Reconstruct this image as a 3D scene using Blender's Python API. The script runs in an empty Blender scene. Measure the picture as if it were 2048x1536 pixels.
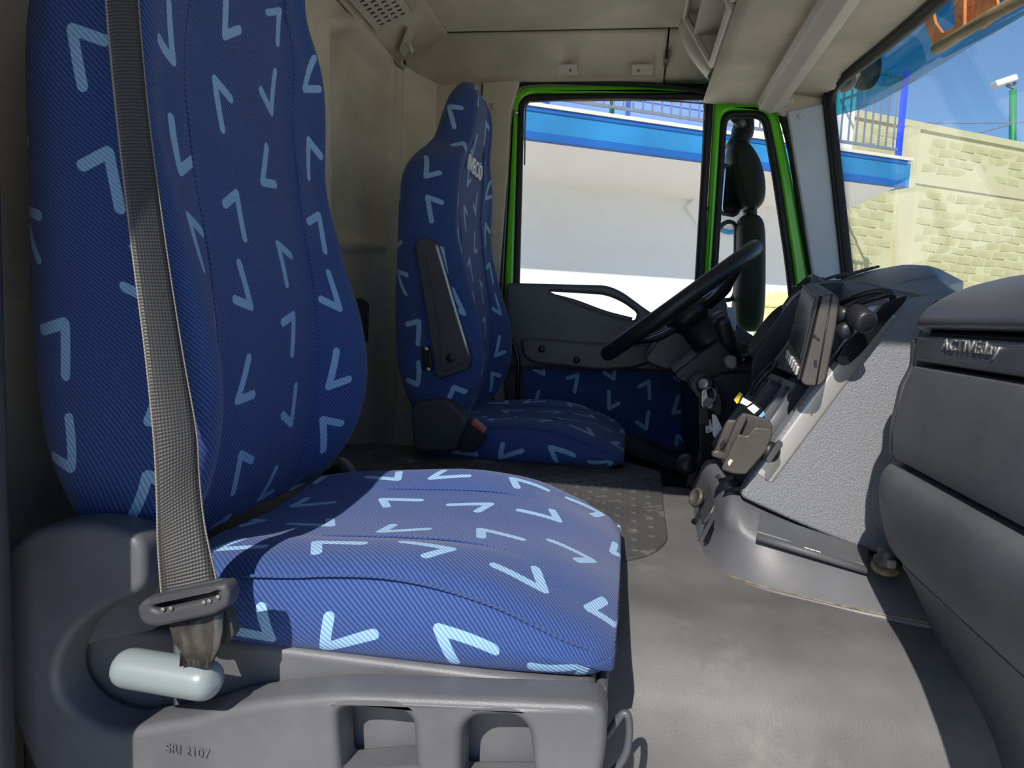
import bpy, bmesh, math, random
from mathutils import Vector, Matrix
random.seed(7)
SC = bpy.context.scene
COL = SC.collection
R = math.radians
# ---------------------------------------------------------------- camera
CAM = Vector((0, 0, 1.0)); FPX = 1420.0
YAW, PITCH, ROLL = R(9.15), R(5.76), R(2.5)
fw = Vector((-math.sin(YAW)*math.cos(PITCH), math.cos(YAW)*math.cos(PITCH), -math.sin(PITCH)))
r0 = Vector((math.cos(YAW), math.sin(YAW), 0)); u0 = r0.cross(fw)
rt = r0*math.cos(ROLL) + u0*math.sin(ROLL); up = -r0*math.sin(ROLL) + u0*math.cos(ROLL)
cd = bpy.data.cameras.new('camera'); cam = bpy.data.objects.new('camera', cd); COL.objects.link(cam)
cd.sensor_fit = 'HORIZONTAL'; cd.sensor_width = 36.0; cd.lens = 36.0*FPX/2048.0
cd.clip_start = 0.02; cd.clip_end = 400
m = Matrix.Identity(4)
for i in range(3):
    m[i][0] = rt[i]; m[i][1] = up[i]; m[i][2] = -fw[i]; m[i][3] = CAM[i]
cam.matrix_world = m
SC.camera = cam
def at(px, py, y=None, x=None, z=None):
    """world point seen at a photo pixel, on the plane y=, x= or z="""
    d = fw*FPX + rt*(px-1024.0) - up*(py-768.0)
    if y is not None: k = (y-CAM.y)/d.y
    elif x is not None: k = (x-CAM.x)/d.x
    else: k = (z-CAM.z)/d.z
    return CAM + d*k
# ---------------------------------------------------------------- light
SUN = Vector((-0.20, -1.0, 0.84)).normalized()
sl = bpy.data.lights.new('sun', 'SUN'); so = bpy.data.objects.new('sun', sl); COL.objects.link(so)
sl.energy = 2.2; sl.angle = R(0.53); sl.color = (1.0, 0.93, 0.84)
so.rotation_euler = (-SUN).to_track_quat('-Z', 'Y').to_euler(); so.location = (0, -3, 6)
w = bpy.data.worlds.new('sky'); SC.world = w; w.use_nodes = True
nt = w.node_tree; nt.nodes.clear()
sky = nt.nodes.new('ShaderNodeTexSky'); sky.sky_type = 'NISHITA'; sky.sun_disc = False
sky.sun_elevation = math.asin(SUN.z); sky.sun_rotation = math.atan2(SUN.x, SUN.y)
sky.air_density = 1.0; sky.dust_density = 0.2; sky.ozone_density = 6.0; sky.altitude = 50
bg = nt.nodes.new('ShaderNodeBackground'); bg.inputs[1].default_value = 0.056
wo = nt.nodes.new('ShaderNodeOutputWorld')
nt.links.new(sky.outputs[0], bg.inputs[0]); nt.links.new(bg.outputs[0], wo.inputs[0])
SC.view_settings.view_transform = 'Standard'; SC.view_settings.look = 'None'
SC.view_settings.gamma = 1.0; SC.view_settings.use_curve_mapping = False
SC.view_settings.exposure = 1.2
SC.cycles.max_bounces = 10; SC.cycles.diffuse_bounces = 6; SC.cycles.transparent_max_bounces = 16

# ---------------------------------------------------------------- materials
def srgb(r, g, b, k=1.9):
    f = lambda c: min(.85, k*((c/255/12.92) if c/255 <= .04045 else ((c/255+.055)/1.055)**2.4))
    return (f(r), f(g), f(b), 1)
class NB:
    def __init__(s, name):
        s.m = bpy.data.materials.new(name); s.m.use_nodes = True; s.t = s.m.node_tree; s.t.nodes.clear()
        s.o = s.n('ShaderNodeOutputMaterial'); 
    def n(s, typ, **k):
        x = s.t.nodes.new(typ)
        for a, b in k.items(): setattr(x, a, b)
        return x
    def l(s, a, b): s.t.links.new(a, b)
    def set(s, sock, v):
        if isinstance(v, bpy.types.NodeSocket): s.l(v, sock)
        else: sock.default_value = v
    def math(s, op, a, b=0, c=0):
        x = s.n('ShaderNodeMath', operation=op)
        s.set(x.inputs[0], a); s.set(x.inputs[1], b); s.set(x.inputs[2], c); return x.outputs[0]
    def vm(s, op, a, b=(0, 0, 0), sc=None):
        x = s.n('ShaderNodeVectorMath', operation=op); s.set(x.inputs[0], a)
        if sc is None: s.set(x.inputs[1], b)
        else: s.set(x.inputs['Scale'], sc)
        return x.outputs['Value'] if op in ('DOT_PRODUCT', 'LENGTH') else x.outputs[0]
    def mix(s, f, a, b, mode='MIX'):
        x = s.n('ShaderNodeMix', data_type='RGBA', blend_type=mode)
        s.set(x.inputs[0], f); s.set(x.inputs[6], a); s.set(x.inputs[7], b); return x.outputs[2]
    def noise(s, vec, scale, det=3, rough=.55):
        x = s.n('ShaderNodeTexNoise'); s.l(vec, x.inputs['Vector']); x.inputs['Scale'].default_value = scale
        x.inputs['Detail'].default_value = det; x.inputs['Roughness'].default_value = rough; return x.outputs['Fac']
    def ramp(s, f, lo, hi):
        x = s.n('ShaderNodeMapRange'); s.set(x.inputs[0], f); x.inputs[1].default_value = lo; x.inputs[2].default_value = hi
        return x.outputs[0]
    def obj(s): return s.n('ShaderNodeTexCoord').outputs['Object']
    def bump(s, h, st, dist):
        x = s.n('ShaderNodeBump'); s.l(h, x.inputs['Height']); x.inputs['Strength'].default_value = st; x.inputs['Distance'].default_value = dist
        return x.outputs[0]
    def pbr(s, col, rough=.5, metal=0, normal=None, spec=.5, **k):
        b = s.n('ShaderNodeBsdfPrincipled'); s.set(b.inputs['Base Color'], col); s.set(b.inputs['Roughness'], rough)
        b.inputs['Metallic'].default_value = metal; b.inputs['Specular IOR Level'].default_value = spec
        if normal: s.l(normal, b.inputs['Normal'])
        for a, v in k.items(): s.set(b.inputs[a], v)
        s.l(b.outputs[0], s.o.inputs[0]); return b
def mat(name, col, rough=.5, metal=0, var=(6, .12), grain=None, spec=.5, dirt=None, **k):
    """plain surface: colour with slight unevenness, fine moulded grain, optional dusty specks"""
    q = NB(name); o = q.obj()
    f = q.noise(o, var[0], 4)
    c2 = tuple(min(1, v*(1+var[1]*2)) for v in col[:3])+(1,); c1 = tuple(v*(1-var[1]*2) for v in col[:3])+(1,)
    c = q.mix(q.ramp(f, .3, .7), c1, c2)
    if dirt:
        f2 = q.ramp(q.noise(o, dirt[0], 6, .7), dirt[3], dirt[3]+.12); c = q.mix(q.math('MULTIPLY', f2, dirt[1]), c, dirt[2])
    nm = None
    if grain: nm = q.bump(q.noise(o, grain[0], 2), grain[1], grain[2])
    q.pbr(c, rough, metal, nm, spec, **k); return q.m
DUST = srgb(170, 160, 140)
M = {}
M['dark'] = mat('dark_plastic', srgb(50, 51, 54), .48, grain=(900, .25, .001), spec=.45)
M['dash'] = mat('dash_plastic', srgb(58, 61, 66), .42, grain=(700, .2, .001), spec=.6)
M['flank'] = mat('textured_dash_plastic', srgb(92, 94, 98), .5, var=(450, .16), grain=(420, .7, .002), spec=.45, dirt=(14, .35, DUST, .66))
M['base'] = mat('seat_base_plastic', srgb(74, 75, 78), .42, grain=(800, .25, .001), spec=.45, dirt=(40, .3, DUST, .7))
M['floor'] = mat('floor_rubber', srgb(74, 74, 74), .5, grain=(500, .3, .001), spec=.4, dirt=(9, .07, DUST, .56))
M['mat'] = mat('mat_rubber', srgb(54, 54, 53), .55, grain=(600, .3, .001), dirt=(9, .25, DUST, .58))
M['glove'] = mat('glovebox_plastic', srgb(62, 64, 67), .5, grain=(900, .3, .001), dirt=(11, .35, DUST, .68))
M['black'] = mat('black_plastic', srgb(22, 23, 26), .42, spec=.5)
M['gloss'] = mat('gloss_black_plastic', srgb(14, 15, 17), .2, spec=.5)
M['rubber'] = mat('black_rubber', srgb(20, 21, 23), .55, spec=.4)
M['lining'] = mat('felt_lining', srgb(174, 167, 152), .95, var=(3.5, .10), grain=(700, .9, .003), spec=.1, dirt=(420, .18, srgb(70, 66, 58), .52))
M['trimgrey'] = mat('light_grey_plastic', srgb(150, 146, 137), .5, var=(4, .04), grain=(700, .15, .001))
M['pillar'] = mat('pale_blue_grey_plastic', srgb(150, 160, 168), .55, var=(4, .04), grain=(800, .15, .001))
M['cap'] = mat('smooth_grey_plastic', srgb(100, 108, 110), .35, var=(4, .03))
M['green'] = mat('green_paint', srgb(74, 165, 18), .22, var=(3, .03), spec=.6, **{'Coat Weight': .5})
M['silver'] = mat('silver_trim', srgb(146, 145, 143), .34, metal=.6, var=(5, .03))
M['steel'] = mat('steel', srgb(170, 168, 164), .3, metal=.9, var=(20, .05))
M['grey'] = mat('mid_grey_plastic', srgb(96, 94, 92), .45, grain=(900, .2, .001))
M['holder'] = mat('worn_grey_plastic', srgb(52, 50, 47), .42, dirt=(60, .2, DUST, .62))
M['monitor'] = mat('monitor_plastic', srgb(58, 56, 54), .42, grain=(1200, .2, .0006))
M['red'] = mat('red_plastic', srgb(205, 48, 50), .4, var=(4, .03))
M['white'] = mat('white_plastic', srgb(225, 224, 220), .45, var=(4, .02))
M['paper_and_light'] = mat('paper_and_light', srgb(232, 230, 222), .8, var=(4, .02))  # packet labels, and the wedge that stands in for light by the keys
M['print'] = mat('printed_ink', srgb(120, 150, 170), .8, var=(4, .02))
M['tape'] = mat('shiny_tape', srgb(62, 60, 57), .22, metal=.5, var=(30, .25), spec=.6)
M['dirtline'] = mat('dried_dirt', srgb(96, 86, 66), .9, var=(60, .3))
M['yellow'] = mat('yellow_tape', srgb(190, 150, 40), .6)
M['greenplastic'] = mat('green_plastic', srgb(20, 110, 60), .4)
M['bluetag'] = mat('blue_paper', srgb(80, 130, 200), .7)
def fabric():
    q = NB('seat_fabric')
    uv = q.n('ShaderNodeUVMap').outputs[0]
    cell = .118
    p = q.vm('SCALE', uv, sc=1/cell)
    sp = q.n('ShaderNodeSeparateXYZ'); q.l(p, sp.inputs[0])
    i = q.math('FLOOR', sp.outputs[0])
    par = q.math('MODULO', q.math('ABSOLUTE', i), 2.0)
    v = q.math('MULTIPLY_ADD', par, .5, sp.outputs[1]); j = q.math('FLOOR', v)
    idx = q.n('ShaderNodeCombineXYZ'); q.l(i, idx.inputs[0]); q.l(j, idx.inputs[1])
    wn = q.n('ShaderNodeTexWhiteNoise', noise_dimensions='2D'); q.l(idx.outputs[0], wn.inputs['Vector'])
    jit = q.vm('SCALE', q.vm('SUBTRACT', wn.outputs['Color'], (.5, .5, .5)), sc=.22)
    loc = q.n('ShaderNodeCombineXYZ')
    q.l(q.math('SUBTRACT', q.math('FRACT', sp.outputs[0]), .5), loc.inputs[0])
    q.l(q.math('SUBTRACT', q.math('FRACT', v), .5), loc.inputs[1])
    lp = q.vm('ADD', loc.outputs[0], jit)
    ori = q.math('FLOORED_MODULO', q.math('ADD', q.math('MULTIPLY', i, 2.0), q.math('MULTIPLY', j, 1.0)), 4.0)
    ang = q.math('MULTIPLY', q.math('SUBTRACT', wn.outputs['Value'], .5), .55)
    sx = q.math('SUBTRACT', q.math('MULTIPLY', q.math('COMPARE', ori, 1.5, .6), -2.0), -1.0)      # 1 and 2 mirrored
    sy = q.math('SUBTRACT', q.math('MULTIPLY', q.math('GREATER_THAN', ori, 1.5), -2.0), -1.0)
    fl = q.n('ShaderNodeCombineXYZ'); q.l(sx, fl.inputs[0]); q.l(sy, fl.inputs[1])
    lp = q.vm('MULTIPLY', lp, fl.outputs[0])
    vr = q.n('ShaderNodeVectorRotate', rotation_type='Z_AXIS'); q.l(lp, vr.inputs['Vector']); q.l(ang, vr.inputs['Angle'])
    flat = q.vm('MULTIPLY', vr.outputs[0], (1, 1, 0))
    def seg(a, b):
        bv = Vector(b)-Vector(a)
        d = q.vm('SUBTRACT', flat, tuple(a)+(0,))
        t = q.math('DIVIDE', q.vm('DOT_PRODUCT', d, (bv.x, bv.y, 0)), bv.dot(bv))
        cl = q.n('ShaderNodeClamp'); q.l(t, cl.inputs[0])
        sv = q.n('ShaderNodeVectorMath', operation='SCALE'); sv.inputs[0].default_value = (bv.x, bv.y, 0); q.l(cl.outputs[0], sv.inputs['Scale'])
        return q.vm('LENGTH', q.vm('SUBTRACT', d, sv.outputs[0]))
    d = q.math('MINIMUM', seg((-.10, -.22), (-.01, .27)), seg((-.10, -.22), (.20, -.12)))
    mask = q.math('SUBTRACT', 1.0, q.ramp(d, .050, .056))
    # twill weave
    s2 = q.n('ShaderNodeSeparateXYZ'); q.l(uv, s2.inputs[0])
    tw = q.math('SINE', q.math('MULTIPLY', q.math('ADD', s2.outputs[0], q.math('MULTIPLY', s2.outputs[1], 1.0)), 2*math.pi/.0066))
    tw = q.math('MULTIPLY_ADD', tw, .5, .5)
    nz = q.noise(uv, 900, 2)
    base = q.mix(tw, srgb(25, 43, 84), srgb(51, 72, 118))
    base = q.mix(q.ramp(q.noise(uv, 5, 3), .35, .7), base, q.mix(.22, base, srgb(24, 40, 88)))
    mark = q.mix(tw, srgb(92, 124, 158), srgb(122, 152, 180))
    c = q.mix(mask, base, mark)
    c = q.mix(q.math('MULTIPLY', q.ramp(q.noise(uv, 3.1, 5, .6), .64, .78), .22), c, srgb(120, 105, 90))
    h = q.math('ADD', tw, q.math('MULTIPLY', nz, .6))
    q.pbr(c, .85, 0, q.bump(h, .55, .0012), .25, **{'Sheen Weight': .15})
    return q.m
M['fabric'] = fabric()
def webbing(name, a, b):
    q = NB(name); uv = q.n('ShaderNodeUVMap').outputs[0]
    s = q.n('ShaderNodeSeparateXYZ'); q.l(uv, s.inputs[0])
    tw = q.math('SINE', q.math('MULTIPLY', s.outputs[1], 2*math.pi/.0034))
    tx = q.math('SINE', q.math('MULTIPLY', s.outputs[0], 2*math.pi/.003))
    h = q.math('MULTIPLY_ADD', q.math('ADD', tw, q.math('MULTIPLY', tx, .5)), .33, .5)
    q.pbr(q.mix(h, a, b), .5, 0, q.bump(h, .6, .001), .5); return q.m
M['web'] = webbing('belt_webbing', srgb(27, 27, 28), srgb(54, 54, 53))
M['webgrey'] = webbing('grey_webbing', srgb(84, 80, 74), srgb(116, 110, 102))
def glass(name, tint, gl=.05, rough=0.0):
    q = NB(name)
    t = q.n('ShaderNodeBsdfTransparent'); t.inputs[0].default_value = tint
    g = q.n('ShaderNodeBsdfGlossy'); g.inputs['Roughness'].default_value = rough; g.inputs[0].default_value = (1, 1, 1, 1)
    lw = q.n('ShaderNodeLayerWeight'); fr = q.math('POWER', lw.outputs['Facing'], 4.0)
    mx = q.n('ShaderNodeMixShader'); q.l(q.math('ADD', q.math('MULTIPLY', fr, .5), gl), mx.inputs[0])
    q.l(t.outputs[0], mx.inputs[1]); q.l(g.outputs[0], mx.inputs[2]); q.l(mx.outputs[0], q.o.inputs[0]); return q.m
M['glass'] = glass('clear_glass', (.95, .97, .97, 1), .0)
M['screenglass'] = glass('windscreen_glass', (.92, .96, .97, 1), .01)
M['visor'] = glass('teal_acrylic', (.19, .58, .66, 1), .05)
M['mirror'] = mat('mirror_glass', (.85, .87, .88, 1), .02, metal=1, var=(1, 0))
M['lcd'] = mat('lcd_panel', srgb(40, 46, 48), .12, spec=.6)

# ---------------------------------------------------------------- mesh helpers
def mesh(name, verts, faces, uvs=None, smooth=True):
    me = bpy.data.meshes.new(name); me.from_pydata([tuple(v) for v in verts], [], faces); me.update()
    if uvs:
        ul = me.uv_layers.new(name='UVMap')
        for l in me.loops: ul.data[l.index].uv = uvs[l.vertex_index]
    if smooth: me.polygons.foreach_set('use_smooth', [True]*len(me.polygons))
    return me
def join(*ms):
    bm = bmesh.new()
    for x in ms:
        bm.from_mesh(x); bpy.data.meshes.remove(x)
    me = bpy.data.meshes.new('j'); bm.to_mesh(me); bm.free(); return me
def recalc(me):
    bm = bmesh.new(); bm.from_mesh(me); bmesh.ops.recalc_face_normals(bm, faces=bm.faces); bm.to_mesh(me); bm.free(); return me
def wloc(o):
    v = Vector((0, 0, 0))
    while o: v += o.location; o = o.parent
    return v
def ob(name, me, mt, parent=None, sub=0, bev=0, seg=2, solid=0, ang=35):
    """link one mesh object; vertices come in world space"""
    me = recalc(me)
    if parent: me.transform(Matrix.Translation(-wloc(parent)))
    o = bpy.data.objects.new(name, me); COL.objects.link(o)
    if parent: o.parent = parent
    else:
        bb = [Vector(c) for c in o.bound_box]
        c = Vector((sum(v.x for v in bb)/8, sum(v.y for v in bb)/8, min(v.z for v in bb)))
        me.transform(Matrix.Translation(-c)); o.location = c
    me.materials.clear(); me.materials.append(mt if not isinstance(mt, str) else M[mt])
    if solid:
        k = o.modifiers.new('thick', 'SOLIDIFY'); k.thickness = solid; k.offset = 0
    if bev:
        k = o.modifiers.new('bevel', 'BEVEL'); k.width = bev; k.segments = seg; k.limit_method = 'ANGLE'; k.angle_limit = R(ang)
    if sub:
        k = o.modifiers.new('sub', 'SUBSURF'); k.levels = sub; k.render_levels = sub
    if bev and not sub:
        me.polygons.foreach_set('use_smooth', [True]*len(me.polygons))
        k = o.modifiers.new('wn', 'WEIGHTED_NORMAL'); k.keep_sharp = True
    return o
def thing(name, loc, label, cat, group=None):
    o = bpy.data.objects.new(name, None); COL.objects.link(o); o.location = loc
    o.empty_display_size = .05
    return tag(o, label, cat, group)
def tag(o, label=None, cat=None, group=None, kind=None):
    if label: o['label'] = label
    if cat: o['category'] = cat
    if group: o['group'] = group
    if kind: o['kind'] = kind
    return o
def struct(o, label=None, cat=None): return tag(o, label, cat, kind='structure')
def sroot(name, loc, label, cat): 
    o = thing(name, loc, label, cat); o['kind'] = 'structure'; return o
def box(x0, x1, y0, y1, z0, z1):
    v = [(x, y, z) for x in (x0, x1) for y in (y0, y1) for z in (z0, z1)]
    return mesh('b', v, [(0, 1, 3, 2), (4, 6, 7, 5), (0, 4, 5, 1), (2, 3, 7, 6), (0, 2, 6, 4), (1, 5, 7, 3)], smooth=False)
def obox(c, ax, ay, az):
    """box with centre and three half-axis vectors"""
    c = Vector(c); ax, ay, az = Vector(ax), Vector(ay), Vector(az)
    v = [c+ax*i+ay*j+az*k for i in (-1, 1) for j in (-1, 1) for k in (-1, 1)]
    return mesh('b', v, [(0, 1, 3, 2), (4, 6, 7, 5), (0, 4, 5, 1), (2, 3, 7, 6), (0, 2, 6, 4), (1, 5, 7, 3)], smooth=False)
def loft(rings, closed=True, caps=True, uvc=None, loop=False):
    n = len(rings[0]); V = []; UV = []
    vacc = 0
    for k, r in enumerate(rings):
        r = [Vector(p) for p in r]
        if k:
            vacc += sum((a-b).length for a, b in zip(r, prev))/n
        prev = r
        c = uvc if uvc is not None else 0
        acc = [0]
        for a in range(1, n): acc.append(acc[-1]+(r[a]-r[a-1]).length)
        for a in range(n):
            V.append(r[a]); UV.append((acc[a]-acc[c], vacc))
    F = []
    m = len(rings)
    for k in range(m if loop else m-1):
        for a in range(n if closed else n-1):
            F.append((k*n+a, k*n+(a+1) % n, ((k+1) % m)*n+(a+1) % n, ((k+1) % m)*n+a))
    if caps and closed and not loop:
        F.append(tuple(range(n))[::-1]); F.append(tuple((m-1)*n+a for a in range(n)))
    return mesh('l', V, F, UV)
def tube(pts, r, n=10, loop=False, flat=1.0):
    pts = [Vector(p) for p in pts]; m = len(pts); rings = []
    rr = r if isinstance(r, (list, tuple)) else [r]*m
    nrm = None
    for k in range(m):
        if loop: t = pts[(k+1) % m]-pts[k-1]
        else: t = pts[min(k+1, m-1)]-pts[max(k-1, 0)]
        t.normalize()
        if nrm is None:
            nrm = t.cross(Vector((0.13, .27, .95))); 
            if nrm.length < .1: nrm = t.cross(Vector((1, 0, 0)))
        nrm = (nrm-t*nrm.dot(t)).normalized(); b = t.cross(nrm)
        rings.append([pts[k]+(nrm*math.cos(2*math.pi*a/n)+b*math.sin(2*math.pi*a/n)*flat)*rr[k] for a in range(n)])
    return loft(rings, True, not loop, loop=loop)
def smoothpath(pts, n=6):
    """Catmull-Rom through points"""
    P = [Vector(p) for p in pts]; P = [P[0]*2-P[1]]+P+[P[-1]*2-P[-2]]; out = []
    for i in range(1, len(P)-2):
        for k in range(n):
            t = k/n; a, b, c, d = P[i-1], P[i], P[i+1], P[i+2]
            out.append(.5*((2*b)+(c-a)*t+(2*a-5*b+4*c-d)*t*t+(-a+3*b-3*c+d)*t**3))
    out.append(P[-2]); return out
def lathe(c, axis, prof, n=24):
    """prof: list of (distance along axis, radius)"""
    c = Vector(c); ax = Vector(axis).normalized(); u = ax.orthogonal().normalized(); v = ax.cross(u)
    return loft([[c+ax*h+(u*math.cos(2*math.pi*a/n)+v*math.sin(2*math.pi*a/n))*max(r, 1e-4) for a in range(n)] for h, r in prof])
def rpoly(pts, r, n=4):
    """round the corners of a 2D/3D polygon; r one value or one for each corner"""
    P = [Vector(p) for p in pts]; m = len(P); out = []
    for i in range(m):
        ri = r[i] if isinstance(r, (list, tuple)) else r
        a, b, c = P[i-1], P[i], P[(i+1) % m]
        d1, d2 = (a-b), (c-b); k = min(ri, d1.length*.48, d2.length*.48)
        if k < 1e-5: out.append(b); continue
        s, e = b+d1.normalized()*k, b+d2.normalized()*k
        for q in range(n+1):
            t = q/n; out.append(s*(1-t)**2+b*2*t*(1-t)+e*t*t)
    return out
def prism(pts, off, back=None):
    """solid from a polygon and an offset vector"""
    P = [Vector(p) for p in pts]; off = Vector(off); n = len(P)
    V = P+[p+off for p in P]
    F = [tuple(range(n))[::-1], tuple(range(n, 2*n))]+[(i, (i+1) % n, n+(i+1) % n, n+i) for i in range(n)]
    return mesh('p', V, F, smooth=False)
def plate(outer, holes, thick, bevel=.002, plane='y', res=2):
    """flat plate with holes and rounded edges; outline points are world points near one plane"""
    O = [Vector(p) for p in outer]; H = [[Vector(p) for p in h] for h in holes]
    # best-fit frame from the outline
    c = sum(O, Vector())/len(O); nrm = Vector()
    for i in range(len(O)): nrm += (O[i]-c).cross(O[(i+1) % len(O)]-c)
    nrm.normalize(); u = (O[1]-O[0]); u = (u-nrm*u.dot(nrm)).normalized(); v = nrm.cross(u)
    cu = bpy.data.curves.new('c', 'CURVE'); cu.dimensions = '2D'; cu.fill_mode = 'BOTH'
    cu.extrude = max(thick/2-bevel, 1e-5); cu.bevel_depth = bevel; cu.bevel_resolution = res; cu.offset = -bevel
    for loop in [O]+H:
        s = cu.splines.new('POLY'); s.points.add(len(loop)-1); s.use_cyclic_u = True
        for k, p in enumerate(loop): s.points[k].co = ((p-c).dot(u), (p-c).dot(v), 0, 1)
    o = bpy.data.objects.new('c', cu); COL.objects.link(o)
    dg = bpy.context.evaluated_depsgraph_get(); me = bpy.data.meshes.new_from_object(o.evaluated_get(dg))
    bpy.data.objects.remove(o); bpy.data.curves.remove(cu)
    mx = Matrix(((u.x, v.x, nrm.x, c.x), (u.y, v.y, nrm.y, c.y), (u.z, v.z, nrm.z, c.z), (0, 0, 0, 1)))
    me.transform(mx)
    bm = bmesh.new(); bm.from_mesh(me); bmesh.ops.remove_doubles(bm, verts=bm.verts, dist=1e-5); bm.to_mesh(me); bm.free()
    return me
def planar_uv(me, u, v):
    u, v = Vector(u), Vector(v)
    ul = me.uv_layers.new(name='UVMap') if not me.uv_layers else me.uv_layers[0]
    for l in me.loops:
        p = me.vertices[l.vertex_index].co; ul.data[l.index].uv = (p.dot(u), p.dot(v))
    return me
def sheet(rows, uv=True):
    """open grid surface"""
    return loft(rows, False, False)
def text(s, size, c, u, v, depth=.001, bevel=0, shear=0, space=1.0, sy=1.0):
    cu = bpy.data.curves.new('t', 'FONT'); cu.body = s; cu.size = size; cu.align_x = 'CENTER'; cu.align_y = 'CENTER'
    cu.extrude = depth; cu.bevel_depth = bevel; cu.shear = shear; cu.space_character = space; cu.offset = 0
    o = bpy.data.objects.new('t', cu); COL.objects.link(o)
    dg = bpy.context.evaluated_depsgraph_get(); me = bpy.data.meshes.new_from_object(o.evaluated_get(dg))
    bpy.data.objects.remove(o); bpy.data.curves.remove(cu)
    u = Vector(u).normalized(); v = Vector(v); v = (v-u*v.dot(u)).normalized(); n = u.cross(v); c = Vector(c); v = v*sy
    me.transform(Matrix(((u.x, v.x, n.x, c.x), (u.y, v.y, n.y, c.y), (u.z, v.z, n.z, c.z), (0, 0, 0, 1)))); return me
def picks(lst, y=None, x=None, z=None): return [at(a, b, y=y, x=x, z=z) for a, b in lst]
def lerp(tab, t):
    if t <= tab[0][0]: return tab[0][1]
    for (a, b), (c, d) in zip(tab, tab[1:]):
        if t <= c:
            k = (t-a)/(c-a); k = k*k*(3-2*k)*.5+k*.5; return b+(d-b)*k
    return tab[-1][1]
# ================================================================ the cab shell
YD = 2.46          # inner plane of the driver's door
XB = -0.79         # rear wall
def sdpoly(p, poly):
    d = 1e9; inside = False; x, y = p; n = len(poly)
    for i in range(n):
        (x1, y1), (x2, y2) = poly[i], poly[(i+1) % n]
        ex, ey = x2-x1, y2-y1; t = max(0, min(1, ((x-x1)*ex+(y-y1)*ey)/(ex*ex+ey*ey)))
        d = min(d, math.hypot(x-x1-ex*t, y-y1-ey*t))
        if (y1 > y) != (y2 > y) and x < (x2-x1)*(y-y1)/(y2-y1)+x1: inside = not inside
    return -d if inside else d
sst = lambda a, b, t: (lambda k: k*k*(3-2*k))(max(0, min(1, (t-a)/(b-a))))
# rear wall with its pressed panel and ribs
pan = [(p.y, p.z) for p in picks([(650, 66), (705, 60), (772, 135), (760, 478), (655, 470)], x=XB)]
rows = []
NZ, NY = 150, 190
ys = [.36+(YD-.36)*i/NY for i in range(NY+1)]; zs = [.02+1.78*k/NZ for k in range(NZ+1)]
for z in zs:
    r = []
    for y in ys:
        x = XB
        d = sdpoly((y, z), pan)
        x -= .040*sst(.008, -.014, d)
        x += .018*math.exp(-((d-.022)/.014)**2)
        x += .085*sst(2.30, 2.46, y)**2                       # rounded corner to the side wall
        x += .010*math.exp(-((y-2.30)/.014)**2) - .006*math.exp(-((y-2.35)/.010)**2)
        x += .006*math.exp(-((z-.92)/.015)**2)*sst(2.3, 2.1, y)
        r.append((x, y, z))
    rows.append(r)
struct(ob('wall_back', sheet(rows), 'lining', solid=.012), 'grey felt rear wall with a pressed panel between the seats', 'wall')
struct(ob('wall_back_shell', box(XB-.06, XB-.04, .30, 2.6, -.1, 1.95), 'dark'), 'painted steel rear skin of the cab', 'wall')
# headliner
struct(ob('ceiling', box(-.615, .30, .34, 2.225, 1.85, 1.875), 'lining', bev=.01), 'grey felt headliner over the seats', 'ceiling')
struct(ob('roof', box(-.86, .62, .30, 2.56, 1.92, 1.95), 'green'), 'green painted steel roof skin above the headliner', 'ceiling')
n = 8
cove = lambda a, b, k: [a[i]+(b[i]-a[i])*k for i in range(2)]
pr = [(XB+.012, 1.772), (-.765, 1.782), (-.735, 1.795), (-.68, 1.822), (-.63, 1.847), (-.61, 1.853)]
rc = sroot('trim_1', (-.66, 1.35, 1.77), 'grey felt cove between rear wall and headliner', 'trim')
ob('cove_panel', sheet([[(x, y, z) for x, z in pr] for y in (.36, .8, 1.2, 1.6, 2.0, 2.25)]), 'lining', rc, solid=.014)
ob('seam_bead', tube([(XB+.016, y, 1.772) for y in (.36, 1, 1.6, 2.3)], .006), 'lining', rc)
# side cove above the driver's door
sh = sroot('trim_2', (-.2, 2.4, 1.77), 'grey felt header panel above the green door frame', 'trim')
_rec = [(1112, 92), (1318, 92), (1325, 158), (1105, 158)]
def sidept(X, k):
    y = lerp([(0, YD), (.25, 2.40), (1, 2.235)], k); z = lerp([(0, 1.772), (.25, 1.785), (1, 1.852)], k); return Vector((X, y, z))
rows = []
xa, xb = -.78, at(1330, 120, y=2.36).x
for k in range(25):
    r = []
    for i in range(81):
        X = xa+(xb-xa)*i/80; p = sidept(X, k/24)
        e = min(sst(.0, .02, X-(xb-.335)), sst(.0, .02, (xb-.012)-X), sst(.12, .2, k/24), sst(.86, .78, k/24))
        p.y += .02*e; p.z += .006*e
        r.append(p)
    rows.append(r)
ob('header_panel', sheet(rows), 'lining', sh, solid=.012)
for px in (1133, 1285):
    bk_ = min(range(0, 101), key=lambda q: abs(at(px, 130, y=sidept(0, q/100).y).z-sidept(0, q/100).z)); c = at(px, 130, y=sidept(0, bk_/100).y)+Vector((0, .012, .0))
    u = Vector((1, 0, 0)); nn = Vector((0, -.32, -.95)).normalized(); v = u.cross(nn)
    tt = Vector((0, -.926, .376)); nn = Vector((0, -.376, -.926)); c = c+Vector((0, .008, .006))+nn*.011
    pl = ob('cover_plate', obox(c+nn*.006, u*.034, tt*.024, nn*.003), 'trimgrey', sh, bev=.002)
    s = 1 if px < 1200 else -1
    ob('screw', lathe(c+u*.012*s+nn*.009, nn, [(0, .005), (.002, .005), (.003, .003), (.003, .0)]), 'grey', pl)
ob('join_slit', box(xb-.001, xb+.007, 2.30, YD+.02, 1.79, 1.90), 'black', sh)
ob('front_header', sheet([[sidept(X, k/8) for X in (xb+.006, xb+.05, xb+.16)] for k in range(9)]), 'lining', sh, solid=.012)
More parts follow.
